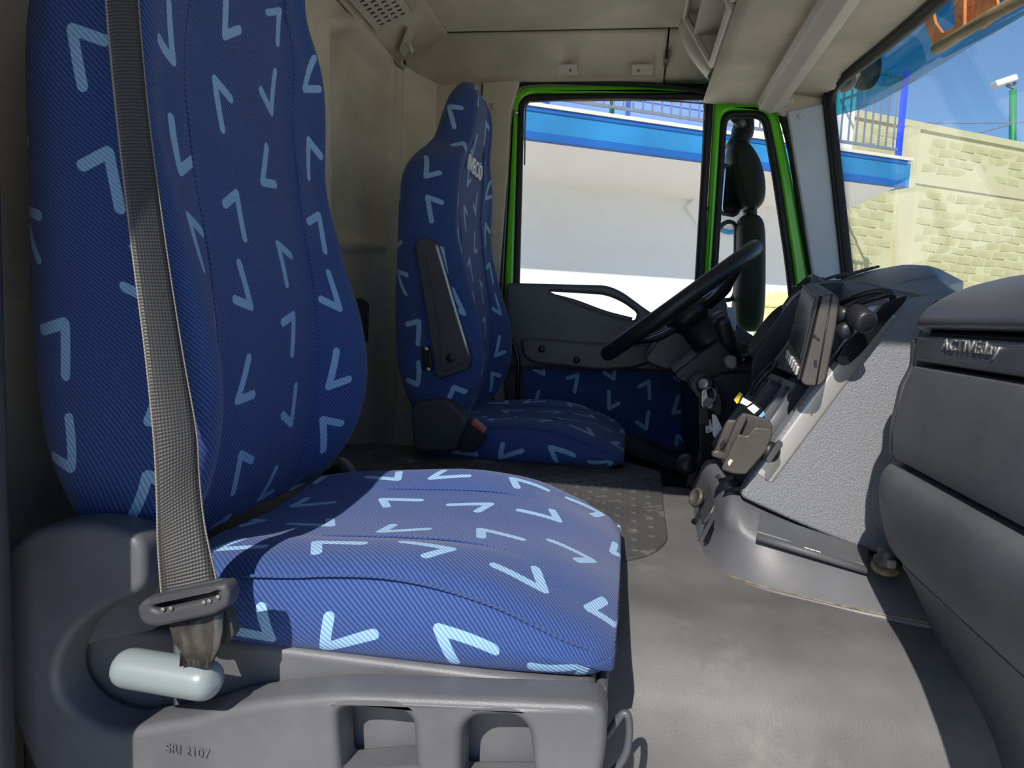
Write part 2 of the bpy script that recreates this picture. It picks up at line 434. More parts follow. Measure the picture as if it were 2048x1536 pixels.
# driver-side pillar trim behind the door opening
bp = sroot('wall_driver_side', (-.6, YD, 0), 'grey felt side wall and pillar behind the driver seat', 'wall')
xd = at(1012, 400, y=YD).x
ob('side_panel', box(XB-.02, at(958, 300, y=YD).x, YD-.006, YD+.03, .0, 1.80), 'lining', bp)
p = [at(966, 164, y=YD-.03), at(1040, 160, y=YD-.03), at(1020, 215, y=YD-.03), at(1010, 400, y=YD-.03), at(995, 600, y=YD-.03), at(975, 930, y=YD-.03), at(920, 930, y=YD-.03), at(955, 400, y=YD-.03)]
ob('pillar_cover', prism(rpoly(p, [.01, .01, .05, .1, .1, .02, .02, .2]), (0, .05, 0)), 'lining', bp, bev=.012, seg=3)
for (a, b) in ((988, 213), (985, 465)):
    ob('trim_button', lathe(at(a, b, y=YD-.034), (0, -1, 0), [(0, .011), (.003, .011), (.006, .006), (.006, 0)]), 'trimgrey', bp)
ob('outer_skin', plate([(XB-.06, 2.56, -.1), (.8, 2.56, -.1), (.8, 2.56, .95), (XB-.06, 2.56, .95)], [], .02), 'green', bp)
ob('outer_skin', box(XB-.06, -.46, 2.55, 2.57, .95, 1.93), 'green', bp)
ob('outer_skin', box(-.47, .44, 2.52, 2.56, 1.80, 1.93), 'green', bp)
# passenger side: the body round the open door the picture is taken through
ps = sroot('wall_passenger_side', (-.6, .33, 0), 'cab side around the open passenger door', 'wall')
ob('rear_pillar', box(XB-.06, -.548, .30, .37, -.1, 1.93), 'dark', ps, bev=.02)
ob('pillar_trim', box(XB, at(18, 700, y=.60).x, .575, .60, .05, 1.8), 'dark', ps, bev=.008)
ob('carpet_edge', box(XB, at(34, 1350, y=.66).x, .63, .66, .05, at(30, 1190, y=.66).z), 'lining', ps, bev=.008)
ob('door_header', box(-.548, .80, .30, .36, 1.655, 1.93), 'lining', ps, bev=.02)
ob('front_pillar', box(.72, .80, .30, .37, -.1, 1.93), 'pillar', ps, bev=.02)
struct(ob('floor', box(XB-.05, .82, .31, 2.58, -.05, 0.0), 'floor'), 'dark rubber covered cab floor', 'floor')
struct(ob('trim_5', box(.50, .82, .37, 2.44, .965, .99), 'dark'), 'dark cowl shelf below the windscreen', 'trim')
struct(ob('wall_front', box(.80, .83, .30, 2.58, -.1, .99), 'dark'), 'front bulkhead under the windscreen', 'wall')
# ---------------------------------------------------------------- engine tunnel
ZT = .62
def ztun(x, y):
    e = .80+.035*sst(.25, -.15, x)*0 
    t = y-e
    z = ZT*1.0
    roll = [( -.06, .0), (-.02, .22), (.0, .40), (.02, .49), (.05, .548), (.09, .583), (.14, .604), (.20, .614), (.28, .620)]
    zz = lerp(roll, t)
    # shallow press line that runs up to the console foot
    zz -= .010*math.exp(-((y-(1.02-.22*(.12-x)))/.035)**2)*sst(-.05, .05, x)*sst(.35, .2, x)*0.6
    return zz
tn = sroot('floor_tunnel', (.1, 1.3, 0), 'grey moulded rubber engine tunnel cover between the seats', 'floor')
rows = []
ysn = [.745, .76, .775, .79, .8, .81, .82, .83, .845, .86, .875, .89, .905, .92, .94, .96, .98, 1.0, 1.03, 1.06, 1.1, 1.15, 1.3, 1.5, 1.62, 1.66, 1.69, 1.70, 1.70]
for k, y in enumerate(ysn):
    r = []
    for i in range(45):
        x = -.70+(.80+.70)*i/44
        z = ztun(x, y)
        if k == len(ysn)-1: z = .0
        elif y > 1.62: z = ZT-.02*sst(1.62, 1.70, y)
        r.append((x, y, z))
    rows.append(r)
ob('tunnel_cover', sheet(rows), 'floor', tn, solid=.006, sub=1)
# rubber mat with oval studs
mo = picks([(640, 893), (735, 889), (1020, 903), (1250, 925), (1322, 946), (1328, 1020), (1337, 1085), (1300, 1112), (1245, 1124), (900, 1120), (560, 1110)], z=ZT+.004)
mo = rpoly(mo, [.02, .02, .1, .05, .03, .1, .05, .06, .05, .02, .02])
mo2 = [p+Vector((0, 0, 0)) for p in mo]
mt_ = ob('rubber_mat', plate(mo2, [], .008, .003), 'mat', tn)
bmm = bmesh.new(); poly = [(p.x, p.y) for p in mo]
cnt = 0
x = -.66
row = 0
while x < .15:
    y = 1.0+(.0275 if row % 2 else 0)
    while y < 1.68:
        if sdpoly((x, y), poly) < -.022:
            vs = []
            for a in range(10):
                t = 2*math.pi*a/10; vs.append(bmm.verts.new((x+.0095*math.cos(t), y+.0135*math.sin(t), ZT+.0075)))
            top = [bmm.verts.new((x+.0065*math.cos(2*math.pi*a/10), y+.0095*math.sin(2*math.pi*a/10), ZT+.0105)) for a in range(10)]
            for a in range(10): bmm.faces.new((vs[a], vs[(a+1) % 10], top[(a+1) % 10], top[a]))
            bmm.faces.new(top); cnt += 1
        y += .055
    x += .030; row += 1
me = bpy.data.meshes.new('st'); bmm.to_mesh(me); bmm.free()
tag(ob('stud_field', me, 'mat', tn), kind='stuff')
# ================================================================ seats
def backrest_rings(ox, oy):
    W = [(.69, .205), (.72, .235), (.80, .252), (.95, .255), (1.10, .25), (1.25, .25), (1.34, .243), (1.385, .212), (1.42, .158), (1.45, .136), (1.52, .132), (1.57, .118), (1.60, .085)]
    XBk = [(.69, -.60), (.74, -.645), (.85, -.68), (1.0, -.69), (1.2, -.69), (1.33, -.69), (1.40, -.665), (1.45, -.625), (1.55, -.60), (1.6, -.575)]
    XC = [(.69, -.535), (.74, -.515), (.82, -.498), (.92, -.49), (1.02, -.50), (1.15, -.525), (1.28, -.54), (1.4, -.53), (1.5, -.51), (1.57, -.51), (1.60, -.525)]
    XBo = [(.69, -.53), (.74, -.475), (.81, -.445), (.88, -.432), (.97, -.445), (1.08, -.485), (1.2, -.518), (1.33, -.515), (1.42, -.512), (1.5, -.503), (1.57, -.505), (1.60, -.525)]
    zs = [.69, .70, .72, .75, .80, .85, .90, .95, 1.0, 1.05, 1.1, 1.15, 1.2, 1.25, 1.3, 1.35, 1.39, 1.42, 1.45, 1.48, 1.52, 1.56, 1.585, 1.60, 1.603]
    rings = []; seams = [[], []]
    for z in zs:
        w = lerp(W, z); b = lerp(XBk, z); c = lerp(XC, z); f = lerp(XBo, z)
        if z >= 1.603: w *= .5; mid = (b+c)/2; b, c, f = mid-.012, mid+.012, mid+.012
        if z <= .69: w *= .9; 
        th = c-b
        half = [(0, b), (.45, b+.002), (.78, b+.008), (.93, b+.025), (1.0, b+.4*th), (1.0, b+.7*th+.3*(f-c)), (.985, f-.022), (.93, f-.004), (.86, f), (.76, f-.012), (.64, c+.35*(f-c)), (.56, c+.004), (.50, c-.002), (.32, c), (.14, c)]
        ring = [(-k, x) for k, x in half[:]]
        ring = [(0, half[0][1])]+[(-k, x) for k, x in half[1:]]+[(0, c)]+[(k, x) for k, x in half[:0:-1]]
        rings.append([(ox+x, oy+.25+k*w, z) for k, x in ring])
        for s, sg in ((0, -1), (1, 1)): seams[s].append(Vector((ox+c+.004, oy+.25+sg*.555*w, z)))
    return rings, seams
CR = [(0, .715), (.25, .728), (.5, .742), (.7, .735), (.85, .708), (.94, .69), (1, .675)]
def cushion_mesh(ox, oy, x0=-.50, x1=.008):
    rings = []
    xs = [x0, x0+.005, x0+.02, x0+.06, x0+.12, -.30, -.24, -.18, -.13, -.09, -.06, -.03, -.01, .003, .008]
    for x in xs:
        t = (x-x0)/(x1-x0)
        crest = lerp(CR, t)
        mid = lerp([(0, .70), (.4, .713), (.65, .72), (.82, .712), (.93, .69), (1, .672)], t)
        bot = lerp([(0, .618), (.6, .622), (1, .628)], t); cn = crest-.018
        ins = lerp([(0, .03), (.04, .008), (.1, 0), (.8, 0), (.92, .003), (.975, .009), (1, .022)], t)
        if t > .985: bot = .640; 
        a, b = oy+ins, oy+.5-ins
        L = b-a
        pr = [(a+.03, bot), (a+.008, bot+.006), (a, bot+.03), (a+.003, cn-.03), (a+.014, cn-.008), (a+.04, cn+.006), (a+.075, cn+.008),
              (a+.105, mid+.6*(crest-mid)-.002), (a+.125, mid+.25*(crest-mid)), (a+.15, mid+.003), (a+.2, mid), (a+L/2, mid-.002)]
        pr += [(b-(y-a), z+(crest-cn)*max(0, 1-(y-a)/.1)*(1 if z > bot+.04 else 0)) for y, z in pr[-2::-1]]
        rings.append([(ox+x, y, z) for y, z in pr])
    me = loft(rings, uvc=11)
    return me
def seat_uv_fix(me): return me
PS = thing('truck_seat', (-.3, .93, .0), 'blue patterned passenger seat with lit cushion and belt across its side, nearest', 'seat')
DS = thing('truck_seat', (-.27, 1.97, .0), 'blue driver seat with lettered headrest and folded armrest by the green door', 'seat')
for root, ox, oy in ((PS, 0, .68), (DS, 0, 1.72)):
    rg, seams = backrest_rings(.08 if root is DS else 0, oy)
    br = ob('backrest', loft(rg, uvc=15), 'fabric', root, sub=2)
    for s in seams:
        ob('stitched_seam', tube([p for p in smoothpath(s[2:19], 3)], .0016, 6), 'fabric', br)
    cu = ob('cushion', cushion_mesh(ox, oy), 'fabric', root, sub=2)
    for sg in (0, 1):
        pts = []
        for x in [-.36, -.3, -.24, -.18, -.12, -.08, -.05]:
            t = (x+.50)/.495; yy = .128
            crest = lerp(CR, t)
            mid = lerp([(0, .70), (.4, .713), (.65, .72), (.82, .712), (.93, .69), (1, .672)], t)
            pts.append((ox+x, oy+(yy if sg == 0 else .5-yy), mid+.3*(crest-mid)+.0))
        ob('stitched_seam', tube(smoothpath(pts, 4), .0016, 6), 'fabric', cu)
    # piping along the outer edge of the side bolster
    pts = []
    for x in [-.40, -.34, -.3, -.24, -.18, -.12, -.08, -.05, -.03, -.012]:
        t = (x+.5)/.495
        crest = lerp(CR, t)
        ins = lerp([(0, .03), (.04, .008), (.1, 0), (.8, 0), (.92, .003), (.975, .009), (1, .022)], t)
        pts.append((ox+x, oy+ins+.012, crest-.018-.006))
    ob('piping', tube(smoothpath(pts, 4), .0018, 6), 'fabric', cu)
# ---- passenger seat base shell
YS = .655
outer = [(18, 1130), (40, 1085), (95, 1048), (170, 1032), (240, 1038), (318, 1062), (322, 1168), (262, 1188), (205, 1222), (165, 1268), (146, 1320), (150, 1362), (178, 1402), (225, 1428), (268, 1438),
         (420, 1412), (470, 1392), (560, 1376), (700, 1364), (1216, 1382), (1214, 1480), (1196, 1560), (1180, 1700), (160, 1700), (120, 1560), (60, 1420), (22, 1260)]
oo = rpoly(picks(outer, y=YS), .02, 4)
h1 = rpoly(picks([(690, 1394), (805, 1394), (838, 1412), (845, 1508), (697, 1520)], y=YS), [.012, .01, .02, .004, .004])
h2 = rpoly(picks([(935, 1430), (960, 1408), (1040, 1408), (1064, 1432), (1078, 1545), (930, 1545)], y=YS), [.02, .012, .012, .02, .004, .004])
base = ob('base_shell', plate(oo, [h1, h2], .05, .010, res=4), 'base', PS)
# rounded nose of the shell round the pockets
for h in ([(668, 1540), (672, 1440), (684, 1392), (720, 1370), (790, 1370), (830, 1386), (850, 1420), (856, 1540)], [(905, 1560), (912, 1440), (930, 1400), (962, 1378), (1036, 1378), (1068, 1398), (1085, 1440), (1098, 1560)]):
    pass
# recess floor and inner body
ob('base_body', box(at(40, 1200, y=.69).x, at(1200, 1400, y=.69).x-.005, .684, .735, .28, at(1200, 1372, y=.68).z-.004), 'base', PS, bev=.01)
ob('base_body', box(-.56, -.03, .735, 1.15, .635, .668), 'base', PS, bev=.01)
ob('hinge_cover', prism(rpoly(picks([(40, 1130), (60, 1078), (130, 1046), (215, 1040), (300, 1062), (330, 1100), (330, 1260), (60, 1320)], y=.672), .03), (0, .05, 0)), 'base', PS, bev=.012, seg=3)
for hh in ([(706, 1400), (838, 1400), (838, 1490), (706, 1490)], [(946, 1420), (1074, 1420), (1074, 1536), (946, 1536)]):
    pass
ob('inner_bar', tube([at(690, 1508, y=.69), at(850, 1520, y=.69), at(1090, 1540, y=.69)], .005), 'steel', PS)
ob('side_bracket', prism(rpoly(picks([(1236, 1175), (1243, 1180), (1240, 1268), (1230, 1275)], y=.9), .004), (0, .06, 0)), 'black', PS, bev=.002)
ob('front_strip', box(-.012, .0, .70, 1.12, .54, .622), 'base', PS, bev=.004)
ob('moulded_lettering', text('SRI 2107', .014, at(375, 1503, y=YS-.026), (1, 0, .0), (0, 0, 1), .0006), 'base', PS)
# slide lever
lv = smoothpath(picks([(1196, 1478), (1215, 1470), (1235, 1440), (1246, 1428), (1256, 1432), (1258, 1470), (1250, 1510), (1225, 1545), (1180, 1580)], y=.70), 5)
ob('slide_lever', tube(lv, .0042, 10), 'dash', PS)
# red buckle and grey strap stub at the tunnel side of the seat
bk = thing('belt_buckle', at(745, 985, y=1.22), 'red buckle tip poking up behind the lit passenger cushion', 'buckle')
ob('body', prism(rpoly(picks([(722, 1000), (738, 962), (762, 972), (775, 1010)], y=1.21), .003), (0, .02, 0)), 'black', bk, bev=.002)
ob('release_button', prism(rpoly(picks([(728, 982), (749, 961), (764, 972), (745, 988)], y=1.205), .002), (0, .026, 0)), 'red', bk, bev=.002)
strap = smoothpath(picks([(676, 915), (694, 930), (706, 955), (712, 985), (716, 1010)], y=1.23), 4)
st = ob('strap_loop', loft([[p+Vector((-.008, 0, 0)), p+Vector((.008, .004, 0)), p+Vector((.008, .007, 0)), p+Vector((-.008, .003, 0))] for p in strap]), 'webgrey')
tag(st, 'short grey strap curling down between the passenger backrest and cushion', 'strap')
ob('strap_socket', prism(rpoly(picks([(640, 950), (672, 925), (700, 950), (708, 1000), (640, 1000)], y=1.225), .01), (0, .03, 0)), 'black', PS, bev=.004)
# ---- passenger seat belt
BT = thing('seat_belt', (-.4, .62, .6), 'dark grey seat belt running down past the passenger backrest to a grey cap', 'seat belt')
L_ = [(206, -140, .66), (212, 0, .645), (222, 120, .642), (235, 250, .64), (262, 480, .635), (290, 700, .628), (308, 880, .622), (314, 1000, .618), (316, 1090, .616), (324, 1195, .612), (330, 1216, .606)]
R_ = [(268, -140, .69), (276, 0, .678), (286, 120, .675), (299, 250, .672), (330, 480, .665), (364, 700, .655), (392, 860, .648), (398, 950, .645), (409, 1050, .638), (436, 1175, .628), (440, 1198, .618)]
lp = smoothpath([at(a, b, y=c) for a, b, c in L_], 5); rp = smoothpath([at(a, b, y=c) for a, b, c in R_], 5)
rows = []
for a, b in zip(lp, rp): rows.append([a+(b-a)*k/6+Vector((0, -.003*math.sin(math.pi*k/6), 0)) for k in range(7)])
ob('webbing', sheet(rows), 'web', BT, solid=.0014)
for e in (lp, rp): ob('woven_edge', tube(e, .0011, 6), 'webgrey', BT)
tg = rpoly(picks([(287, 1205), (300, 1192), (318, 1190), (432, 1166), (440, 1162), (462, 1160), (471, 1178), (468, 1205), (440, 1222), (330, 1246), (302, 1243), (290, 1228)], y=.60), .004)
hole = rpoly(picks([(318, 1208), (325, 1196), (432, 1174), (446, 1176), (446, 1186), (330, 1212)], y=.60), .002)
tng = ob('tongue', plate(tg, [hole], .022, .005, res=3), 'dark', BT)
for a, b in ((326, 1219), (342, 1217), (408, 1205), (419, 1202), (436, 1194)):
    ob('rivet', lathe(at(a, b, y=.5885), (0, -1, 0), [(0, .0022), (.0008, .0022), (.001, 0)], 10), 'grey', tng)
rows = []
for a, b, c, d in (((332, 1236), (446, 1205), .606, .612), ((345, 1258), (448, 1228), .600, .606), ((352, 1285), (446, 1262), .598, .602), ((360, 1305), (440, 1296), .599, .598), ((364, 1330), (418, 1338), .600, .596)):
    p, q = at(*a, y=c), at(*b, y=d); rows.append([p+(q-p)*k/6+Vector((0, random.uniform(-.003, .003), random.uniform(-.001, .001))) for k in range(7)])
ob('taped_end', sheet(rows), 'tape', BT, solid=.003)
ob('folded_web', prism(rpoly(picks([(440, 1200), (462, 1240), (468, 1268), (452, 1290), (440, 1290)], y=.612), .003), (0, .012, 0)), 'web', BT, bev=.002)
# anchor cap: rounded pill
c0, c1 = at(262, 1336, y=.612), at(408, 1360, y=.612)
prof = []
rings = []
dirv = (c1-c0); Lc = dirv.length; dirv.normalize(); nz = Vector((dirv.z, 0, -dirv.x)); 
for t, s in ((-1, .02), (-.95, .35), (-.8, .66), (-.5, .88), (0, 1), (.0, 1.0), (.0, 1.0), (.5, .9), (.8, .68), (.95, .36), (1, .02)):
    pass
N = 20
for k in range(N+1):
    a = math.pi*k/N; ctr = (c0+c1)/2+dirv*(-math.cos(a)*(Lc/2) * 1.0); 
    rad = .0195
    # stadium: slide of a circle, squashed in depth
    e = max(0, abs(math.cos(a)))
    rings.append(None)
rings = []
for k in range(25):
    t = -1+2*k/24; s = Lc/2+.0195
    dpos = t*s; over = max(0, abs(dpos)-Lc/2)/.0195; r_ = math.sqrt(max(0.0004, 1-over*over))
    ctr = (c0+c1)/2+dirv*dpos
    rings.append([ctr+nz*(math.cos(2*math.pi*a/20)*.0195*r_)+Vector((0, 1, 0))*(math.sin(2*math.pi*a/20)*.021*r_) for a in range(20)])
ob('anchor_cap', loft(rings), 'cap', BT, sub=1)
# ---- driver seat details
tc = at(930, 338, y=1.97)
XT = -.4462
ob('lettering', text('IVECO', .058, (XT, 1.965, tc.z), (0, 1, 0), (.07, 0, 1), .002, .0006, space=1.08), 'white', DS)
# folded armrest on the tunnel side
p = picks([(829, 488), (838, 476), (862, 477), (874, 490), (908, 610), (942, 716), (938, 738), (880, 757), (872, 752)], y=1.695)
arm = ob('armrest', prism(rpoly(p, [.012, .012, .012, .02, .2, .02, .012, .012, .02]), (0, .05, 0)), 'dark', DS, bev=.006, seg=3)
ob('armrest_cover', prism(rpoly(picks([(850, 512), (868, 514), (902, 620), (930, 725), (884, 745), (876, 650)], y=1.692), .006), (0, .006, 0)), 'dark', arm, bev=.002)
ob('pivot_cap', lathe(at(902, 716, y=1.6925), (0, -1, 0), [(0, .0115), (.003, .0115), (.0045, .009), (.0045, 0)]), 'black', arm)
ob('armrest_edge', tube(smoothpath(picks([(872, 490), (884, 530), (906, 606), (938, 712)], y=1.697), 4), .0045, 8), 'silver', arm)
ob('recliner_bracket', prism(rpoly(picks([(842, 695), (858, 690), (866, 735), (862, 745), (844, 740)], y=1.712), .006), (0, .03, 0)), 'black', DS, bev=.003)
for a, b in ((853, 698), (857, 739)): ob('bracket_bolt', lathe(at(a, b, y=1.71), (0, -1, 0), [(0, .006), (.004, .006), (.004, 0)], 12), 'steel', DS)
p = picks([(821, 815), (835, 804), (885, 797), (905, 806), (938, 842), (930, 870), (915, 905), (825, 905)], y=1.69)
ob('side_cover', prism(rpoly(p, .025), (0, .06, 0)), 'dark', DS, bev=.014, seg=4)
ob('seat_base', box(-.52, -.02, 1.74, 2.2, .02, .66), 'dark', DS, bev=.02)
ob('suspension_foot', box(-.05, .03, 1.76, 2.1, .02, .45), 'black', DS, bev=.02)
DB = thing('belt_buckle', at(955, 855, y=1.66), 'black buckle with red button beside the driver seat cover', 'buckle')
ob('body', prism(rpoly(picks([(918, 905), (922, 872), (942, 845), (972, 868), (968, 880), (950, 905)], y=1.665), .006), (0, .02, 0)), 'black', DB, bev=.004)
ob('release_button', prism(rpoly(picks([(941, 847), (947, 839), (971, 859), (968, 867)], y=1.66), .002), (0, .026, 0)), 'red', DB, bev=.002)
ob('button_rim', prism(rpoly(picks([(945, 840), (950, 838), (973, 857), (969, 862)], y=1.657), .001), (0, .005, 0)), 'cap', DB)
# belt guide at the far shoulder and the driver's belt
BG = thing('shoulder_belt_guide', at(957, 405, y=2.2), 'light grey plastic belt guide on the driver backrest shoulder', 'belt guide')
g = rpoly(picks([(955, 379), (963, 386), (972, 412), (969, 424), (958, 420), (951, 436), (944, 430), (948, 405)], y=2.16), .006)
ob('guide_plate', prism(g, (-.012, .02, 0)), 'trimgrey', BG, bev=.003)
ob('slot', prism(rpoly(picks([(954, 402), (958, 402), (966, 416), (962, 420)], y=2.157), .002), (0, .006, 0)), 'black', BG)
l1 = smoothpath([at(a, b, y=c) for a, b, c in ((962, 420, 2.2), (960, 470, 2.22), (966, 540, 2.24), (975, 620, 2.26), (985, 760, 2.28), (990, 830, 2.27))], 5)
dbt = ob('seat_belt', sheet([[p, p+Vector((.016, .02, 0)), p+Vector((.03, .03, 0))] for p in l1]), 'webgrey', solid=.0015)
tag(dbt, 'pale belt webbing hanging beside the far edge of the driver backrest', 'seat belt')
rbx = ob('rear_locker_box', prism(rpoly(picks([(690, 598), (728, 596), (740, 606), (738, 682), (728, 692), (690, 692)], x=XB+.07), .01), (-.05, 0, 0)), 'dark', bev=.006)
tag(rbx, 'small dark box on the rear wall beside the passenger backrest', 'box')
# ================================================================ driver's door
def onplane(px, py, p0, n):
    d = fw*FPX + rt*(px-1024.0) - up*(py-768.0); n = Vector(n); return CAM + d*((Vector(p0)-CAM).dot(n)/d.dot(n))
DR = sroot('door_1', (-.1, YD, .1), 'green framed driver door with dark trim panel and blue patterned insert', 'door')
g_out = rpoly(picks([(1002, 760), (1014, 500), (1026, 290), (1030, 170), (1200, 170), (1425, 184), (1480, 203), (1552, 224), (1577, 330), (1616, 560), (1648, 760)], y=YD+.03), [.01, .05, .1, .07, .05, .1, .05, .03, .1, .05, .01])
m_hole = rpoly(picks([(1043, 193), (1428, 190), (1402, 640), (1300, 690), (1070, 610), (1030, 600)], y=YD+.03), [.05, .025, .01, .01, .01, .01])
q_hole = rpoly(picks([(1443, 226), (1530, 226), (1554, 330), (1588, 560), (1596, 690), (1412, 690)], y=YD+.03), [.03, .03, .1, .1, .01, .01])
ob('frame', plate(g_out, [m_hole, q_hole], .05, .012, res=3), 'green', DR)
# window channels
for pts, rr_ in (([(1038, 189), (1424, 186), (1398, 644), (1300, 694), (1066, 614), (1026, 604)], [.05, .03, .02, .02, .02, .02]), ([(1445, 221), (1530, 221), (1552, 330), (1586, 560), (1594, 694), (1416, 694)], [.04, .04, .1, .1, .02, .02])):
    cpt = [at(a_, b_, y=YD+.016) for a_, b_ in pts]; cc_ = sum(cpt, Vector())/len(cpt)
    cpt = [p+(cc_-p).normalized()*.012 for p in cpt]
    ob('window_channel', tube(rpoly(cpt, rr_, 5), .0135, 8, loop=True), 'rubber', DR)
ob('channel_post', prism(picks([(1410, 200), (1425, 200), (1404, 640), (1390, 640)], y=YD+.012), (0, .04, 0)), 'rubber', DR, bev=.003)
for nm, pts in (('window_pane', [(1044, 196), (1426, 193), (1402, 640), (1300, 690), (1072, 608), (1032, 598)]), ('quarter_pane', [(1444, 228), (1533, 228), (1560, 330), (1594, 560), (1600, 690), (1413, 690)])):
    ob(nm, prism(rpoly(picks(pts, y=YD+.035), .02), (0, .004, 0)), 'glass', DR)
ob('channel_edge', tube(smoothpath(picks([(1049, 330), (1051, 230), (1056, 207), (1075, 203), (1240, 198), (1395, 206), (1408, 212), (1409, 240)], y=YD+.0), 4), .003, 6), 'grey', DR)
# rubber seal of the door aperture
ob('top_filler', prism(picks([(1004, 140), (1560, 140), (1570, 250), (1545, 236), (1425, 196), (1200, 182), (1034, 182), (1020, 200)], y=YD+.07), (0, .01, 0)), 'rubber', DR)
ob('rear_filler', prism(picks([(960, 930), (985, 160), (1040, 160), (1030, 290), (1020, 600), (1004, 930)], y=YD+.07), (0, .01, 0)), 'rubber', DR)
ob('aperture_seal', tube(smoothpath(picks([(986, 930), (998, 600), (1008, 400), (1016, 230), (1028, 180), (1062, 164), (1200, 166), (1330, 172), (1420, 184)], y=YD-.012), 5), .008, 8), 'rubber', DR)
ob('aperture_trim', tube(smoothpath(picks([(991, 930), (1003, 600), (1013, 400), (1021, 235), (1033, 187), (1066, 171), (1200, 170)], y=YD-.006), 5), .004, 6), 'grey', DR)
ob('front_seal', tube(smoothpath(picks([(1560, 215), (1582, 300), (1604, 440), (1632, 600)], y=YD-.004), 5), .011, 8), 'rubber', DR)
ob('stop_bumper', lathe(at(1033, 226, y=YD-.002), (0, -1, 0), [(0, .007), (.006, .006), (.008, 0)], 10), 'steel', DR)
ob('frame_rivet', lathe(at(1416, 417, y=YD), (0, -1, 0), [(0, .005), (.004, .004), (.004, 0)], 10), 'black', DR)
# trim panel with pull handle opening
pn = rpoly(picks([(1014, 566), (1215, 571), (1245, 584), (1310, 632), (1390, 664), (1480, 690), (1480, 745), (1340, 745), (1260, 740), (1046, 735), (1010, 735)], y=YD-.02), [.02, .05, .05, .05, .05, .02, .02, .05, .05, .01, .01])
hd = rpoly(picks([(1098, 583), (1212, 590), (1248, 606), (1274, 626), (1270, 641), (1238, 636), (1170, 614)], y=YD-.02), [.012, .03, .03, .01, .01, .03, .05])
ob('trim_panel', plate(pn, [hd], .05, .012, res=3), 'dash', DR)
ob('pull_handle_ledge', tube(smoothpath(picks([(1104, 592), (1150, 604), (1210, 626), (1264, 640)], y=YD-.028), 4), .009, 8), 'dash', DR)
rr = []
ob('door_pull_recess', prism(rpoly(picks([(1098, 600), (1200, 626), (1270, 648), (1262, 664), (1180, 650), (1098, 628)], y=YD-.044), .01), (0, .02, 0)), 'dash', DR, bev=.008)
# map pocket
mp = picks([(1040, 680), (1060, 676), (1250, 692), (1330, 690), (1330, 715), (1268, 738), (1200, 742), (1070, 728), (1046, 715)], y=YD-.09)
pk = ob('map_pocket', prism(rpoly(mp, .02), (0, .07, 0)), 'dash', DR, bev=.014, seg=4)
for a, b in ((1083, 698), (1153, 720)): ob('pocket_screw', lathe(at(a, b, y=YD-.094), (0, -1, 0), [(0, .012), (.004, .011), (.006, .006), (.006, 0)], 14), 'black', pk)
ob('lower_panel', plate(rpoly(picks([(1008, 730), (1420, 730), (1425, 960), (990, 1200)], y=YD), .02), [], .03, .005), 'dark', DR)
ins = plate(rpoly(picks([(1046, 738), (1400, 742), (1402, 880), (1385, 893), (1330, 893), (1240, 860), (1046, 860)], y=YD-.022), [.01, .01, .03, .03, .05, .05, .01]), [], .016, .005)
ob('fabric_insert', planar_uv(ins, (1, 0, 0), (0, 0, 1)), 'fabric', DR)
ob('insert_border', tube(smoothpath(picks([(1240, 862), (1300, 886), (1350, 898), (1390, 892), (1404, 872), (1404, 760)], y=YD-.026), 4), .012, 8), 'dark', DR)
ob('sill_trim', prism(rpoly(picks([(1240, 862), (1330, 905), (1400, 930), (1380, 952), (1270, 915), (1225, 890)], y=2.30), .02), (0, .1, 0)), 'dark', DR, bev=.01)
# corrugated hose between door and pillar
hz = smoothpath(picks([(998, 655), (1016, 672), (1030, 695), (1037, 725), (1036, 760), (1034, 810)], y=2.35), 14)
hs = ob('wiring_hose', tube(hz, [.0085 if k % 2 else .0065 for k in range(len(hz))], 10), 'gloss')
tag(hs, 'black corrugated wiring hose hanging between driver seat and door', 'hose')
# ================================================================ windscreen and pillars
PL = sroot('trim_3', (.6, 2.42, .9), 'pale grey pillar cover between quarter window and windscreen', 'trim')
pl = picks([(1574, 222), (1650, 205), (1668, 330), (1706, 560), (1628, 565), (1603, 400)], y=2.43)
ob('pillar_cover', prism(rpoly(pl, .01), (0, .05, 0)), 'pillar', PL, bev=.014, seg=3)
ob('screw_cap', lathe(at(1602, 233, y=2.428), (0, -1, 0), [(0, .008), (.002, .008), (.0025, .006), (.0015, .005), (.0015, 0)], 16), 'pillar', PL)
WS = sroot('window_1', (.7, 1.4, 1.1), 'curved windscreen with black rubber surround', 'window')
def wsx(y, z):
    e = (y-1.40)/1.06; bul = .19*(1-e*e) if abs(e) < 1 else .0
    k = (z-1.12)/.62
    return (.69-.115*k)+bul*(1-.35*k)*.75
rows = []
for k in range(9):
    z = 1.02+.76*k/8
    rows.append([(wsx(y, z), y, z) for y in [.36+2.08*i/30 for i in range(31)]])
ob('pane', sheet(rows), 'screenglass', WS, solid=.005)
ztop = 1.735
edge = [(wsx(2.44, z)-.01, 2.44, z) for z in (1.05, 1.15, 1.3, 1.45, 1.6, 1.68)]
edge += [(wsx(y, z)-.012, y, z) for y, z in ((2.432, 1.705), (2.41, 1.725), (2.37, 1.737), (2.3, 1.742))]+[(wsx(y, 1.742)-.012, y, 1.742) for y in (2.1, 1.8, 1.5, 1.2, .9, .6, .4)]
ob('rubber_surround', tube(smoothpath(edge, 3), .02, 8), 'rubber', WS)
ob('surround_lip', tube(smoothpath([(x-.016, y-.014, z-.0) for x, y, z in edge], 3), .006, 6), 'rubber', WS)
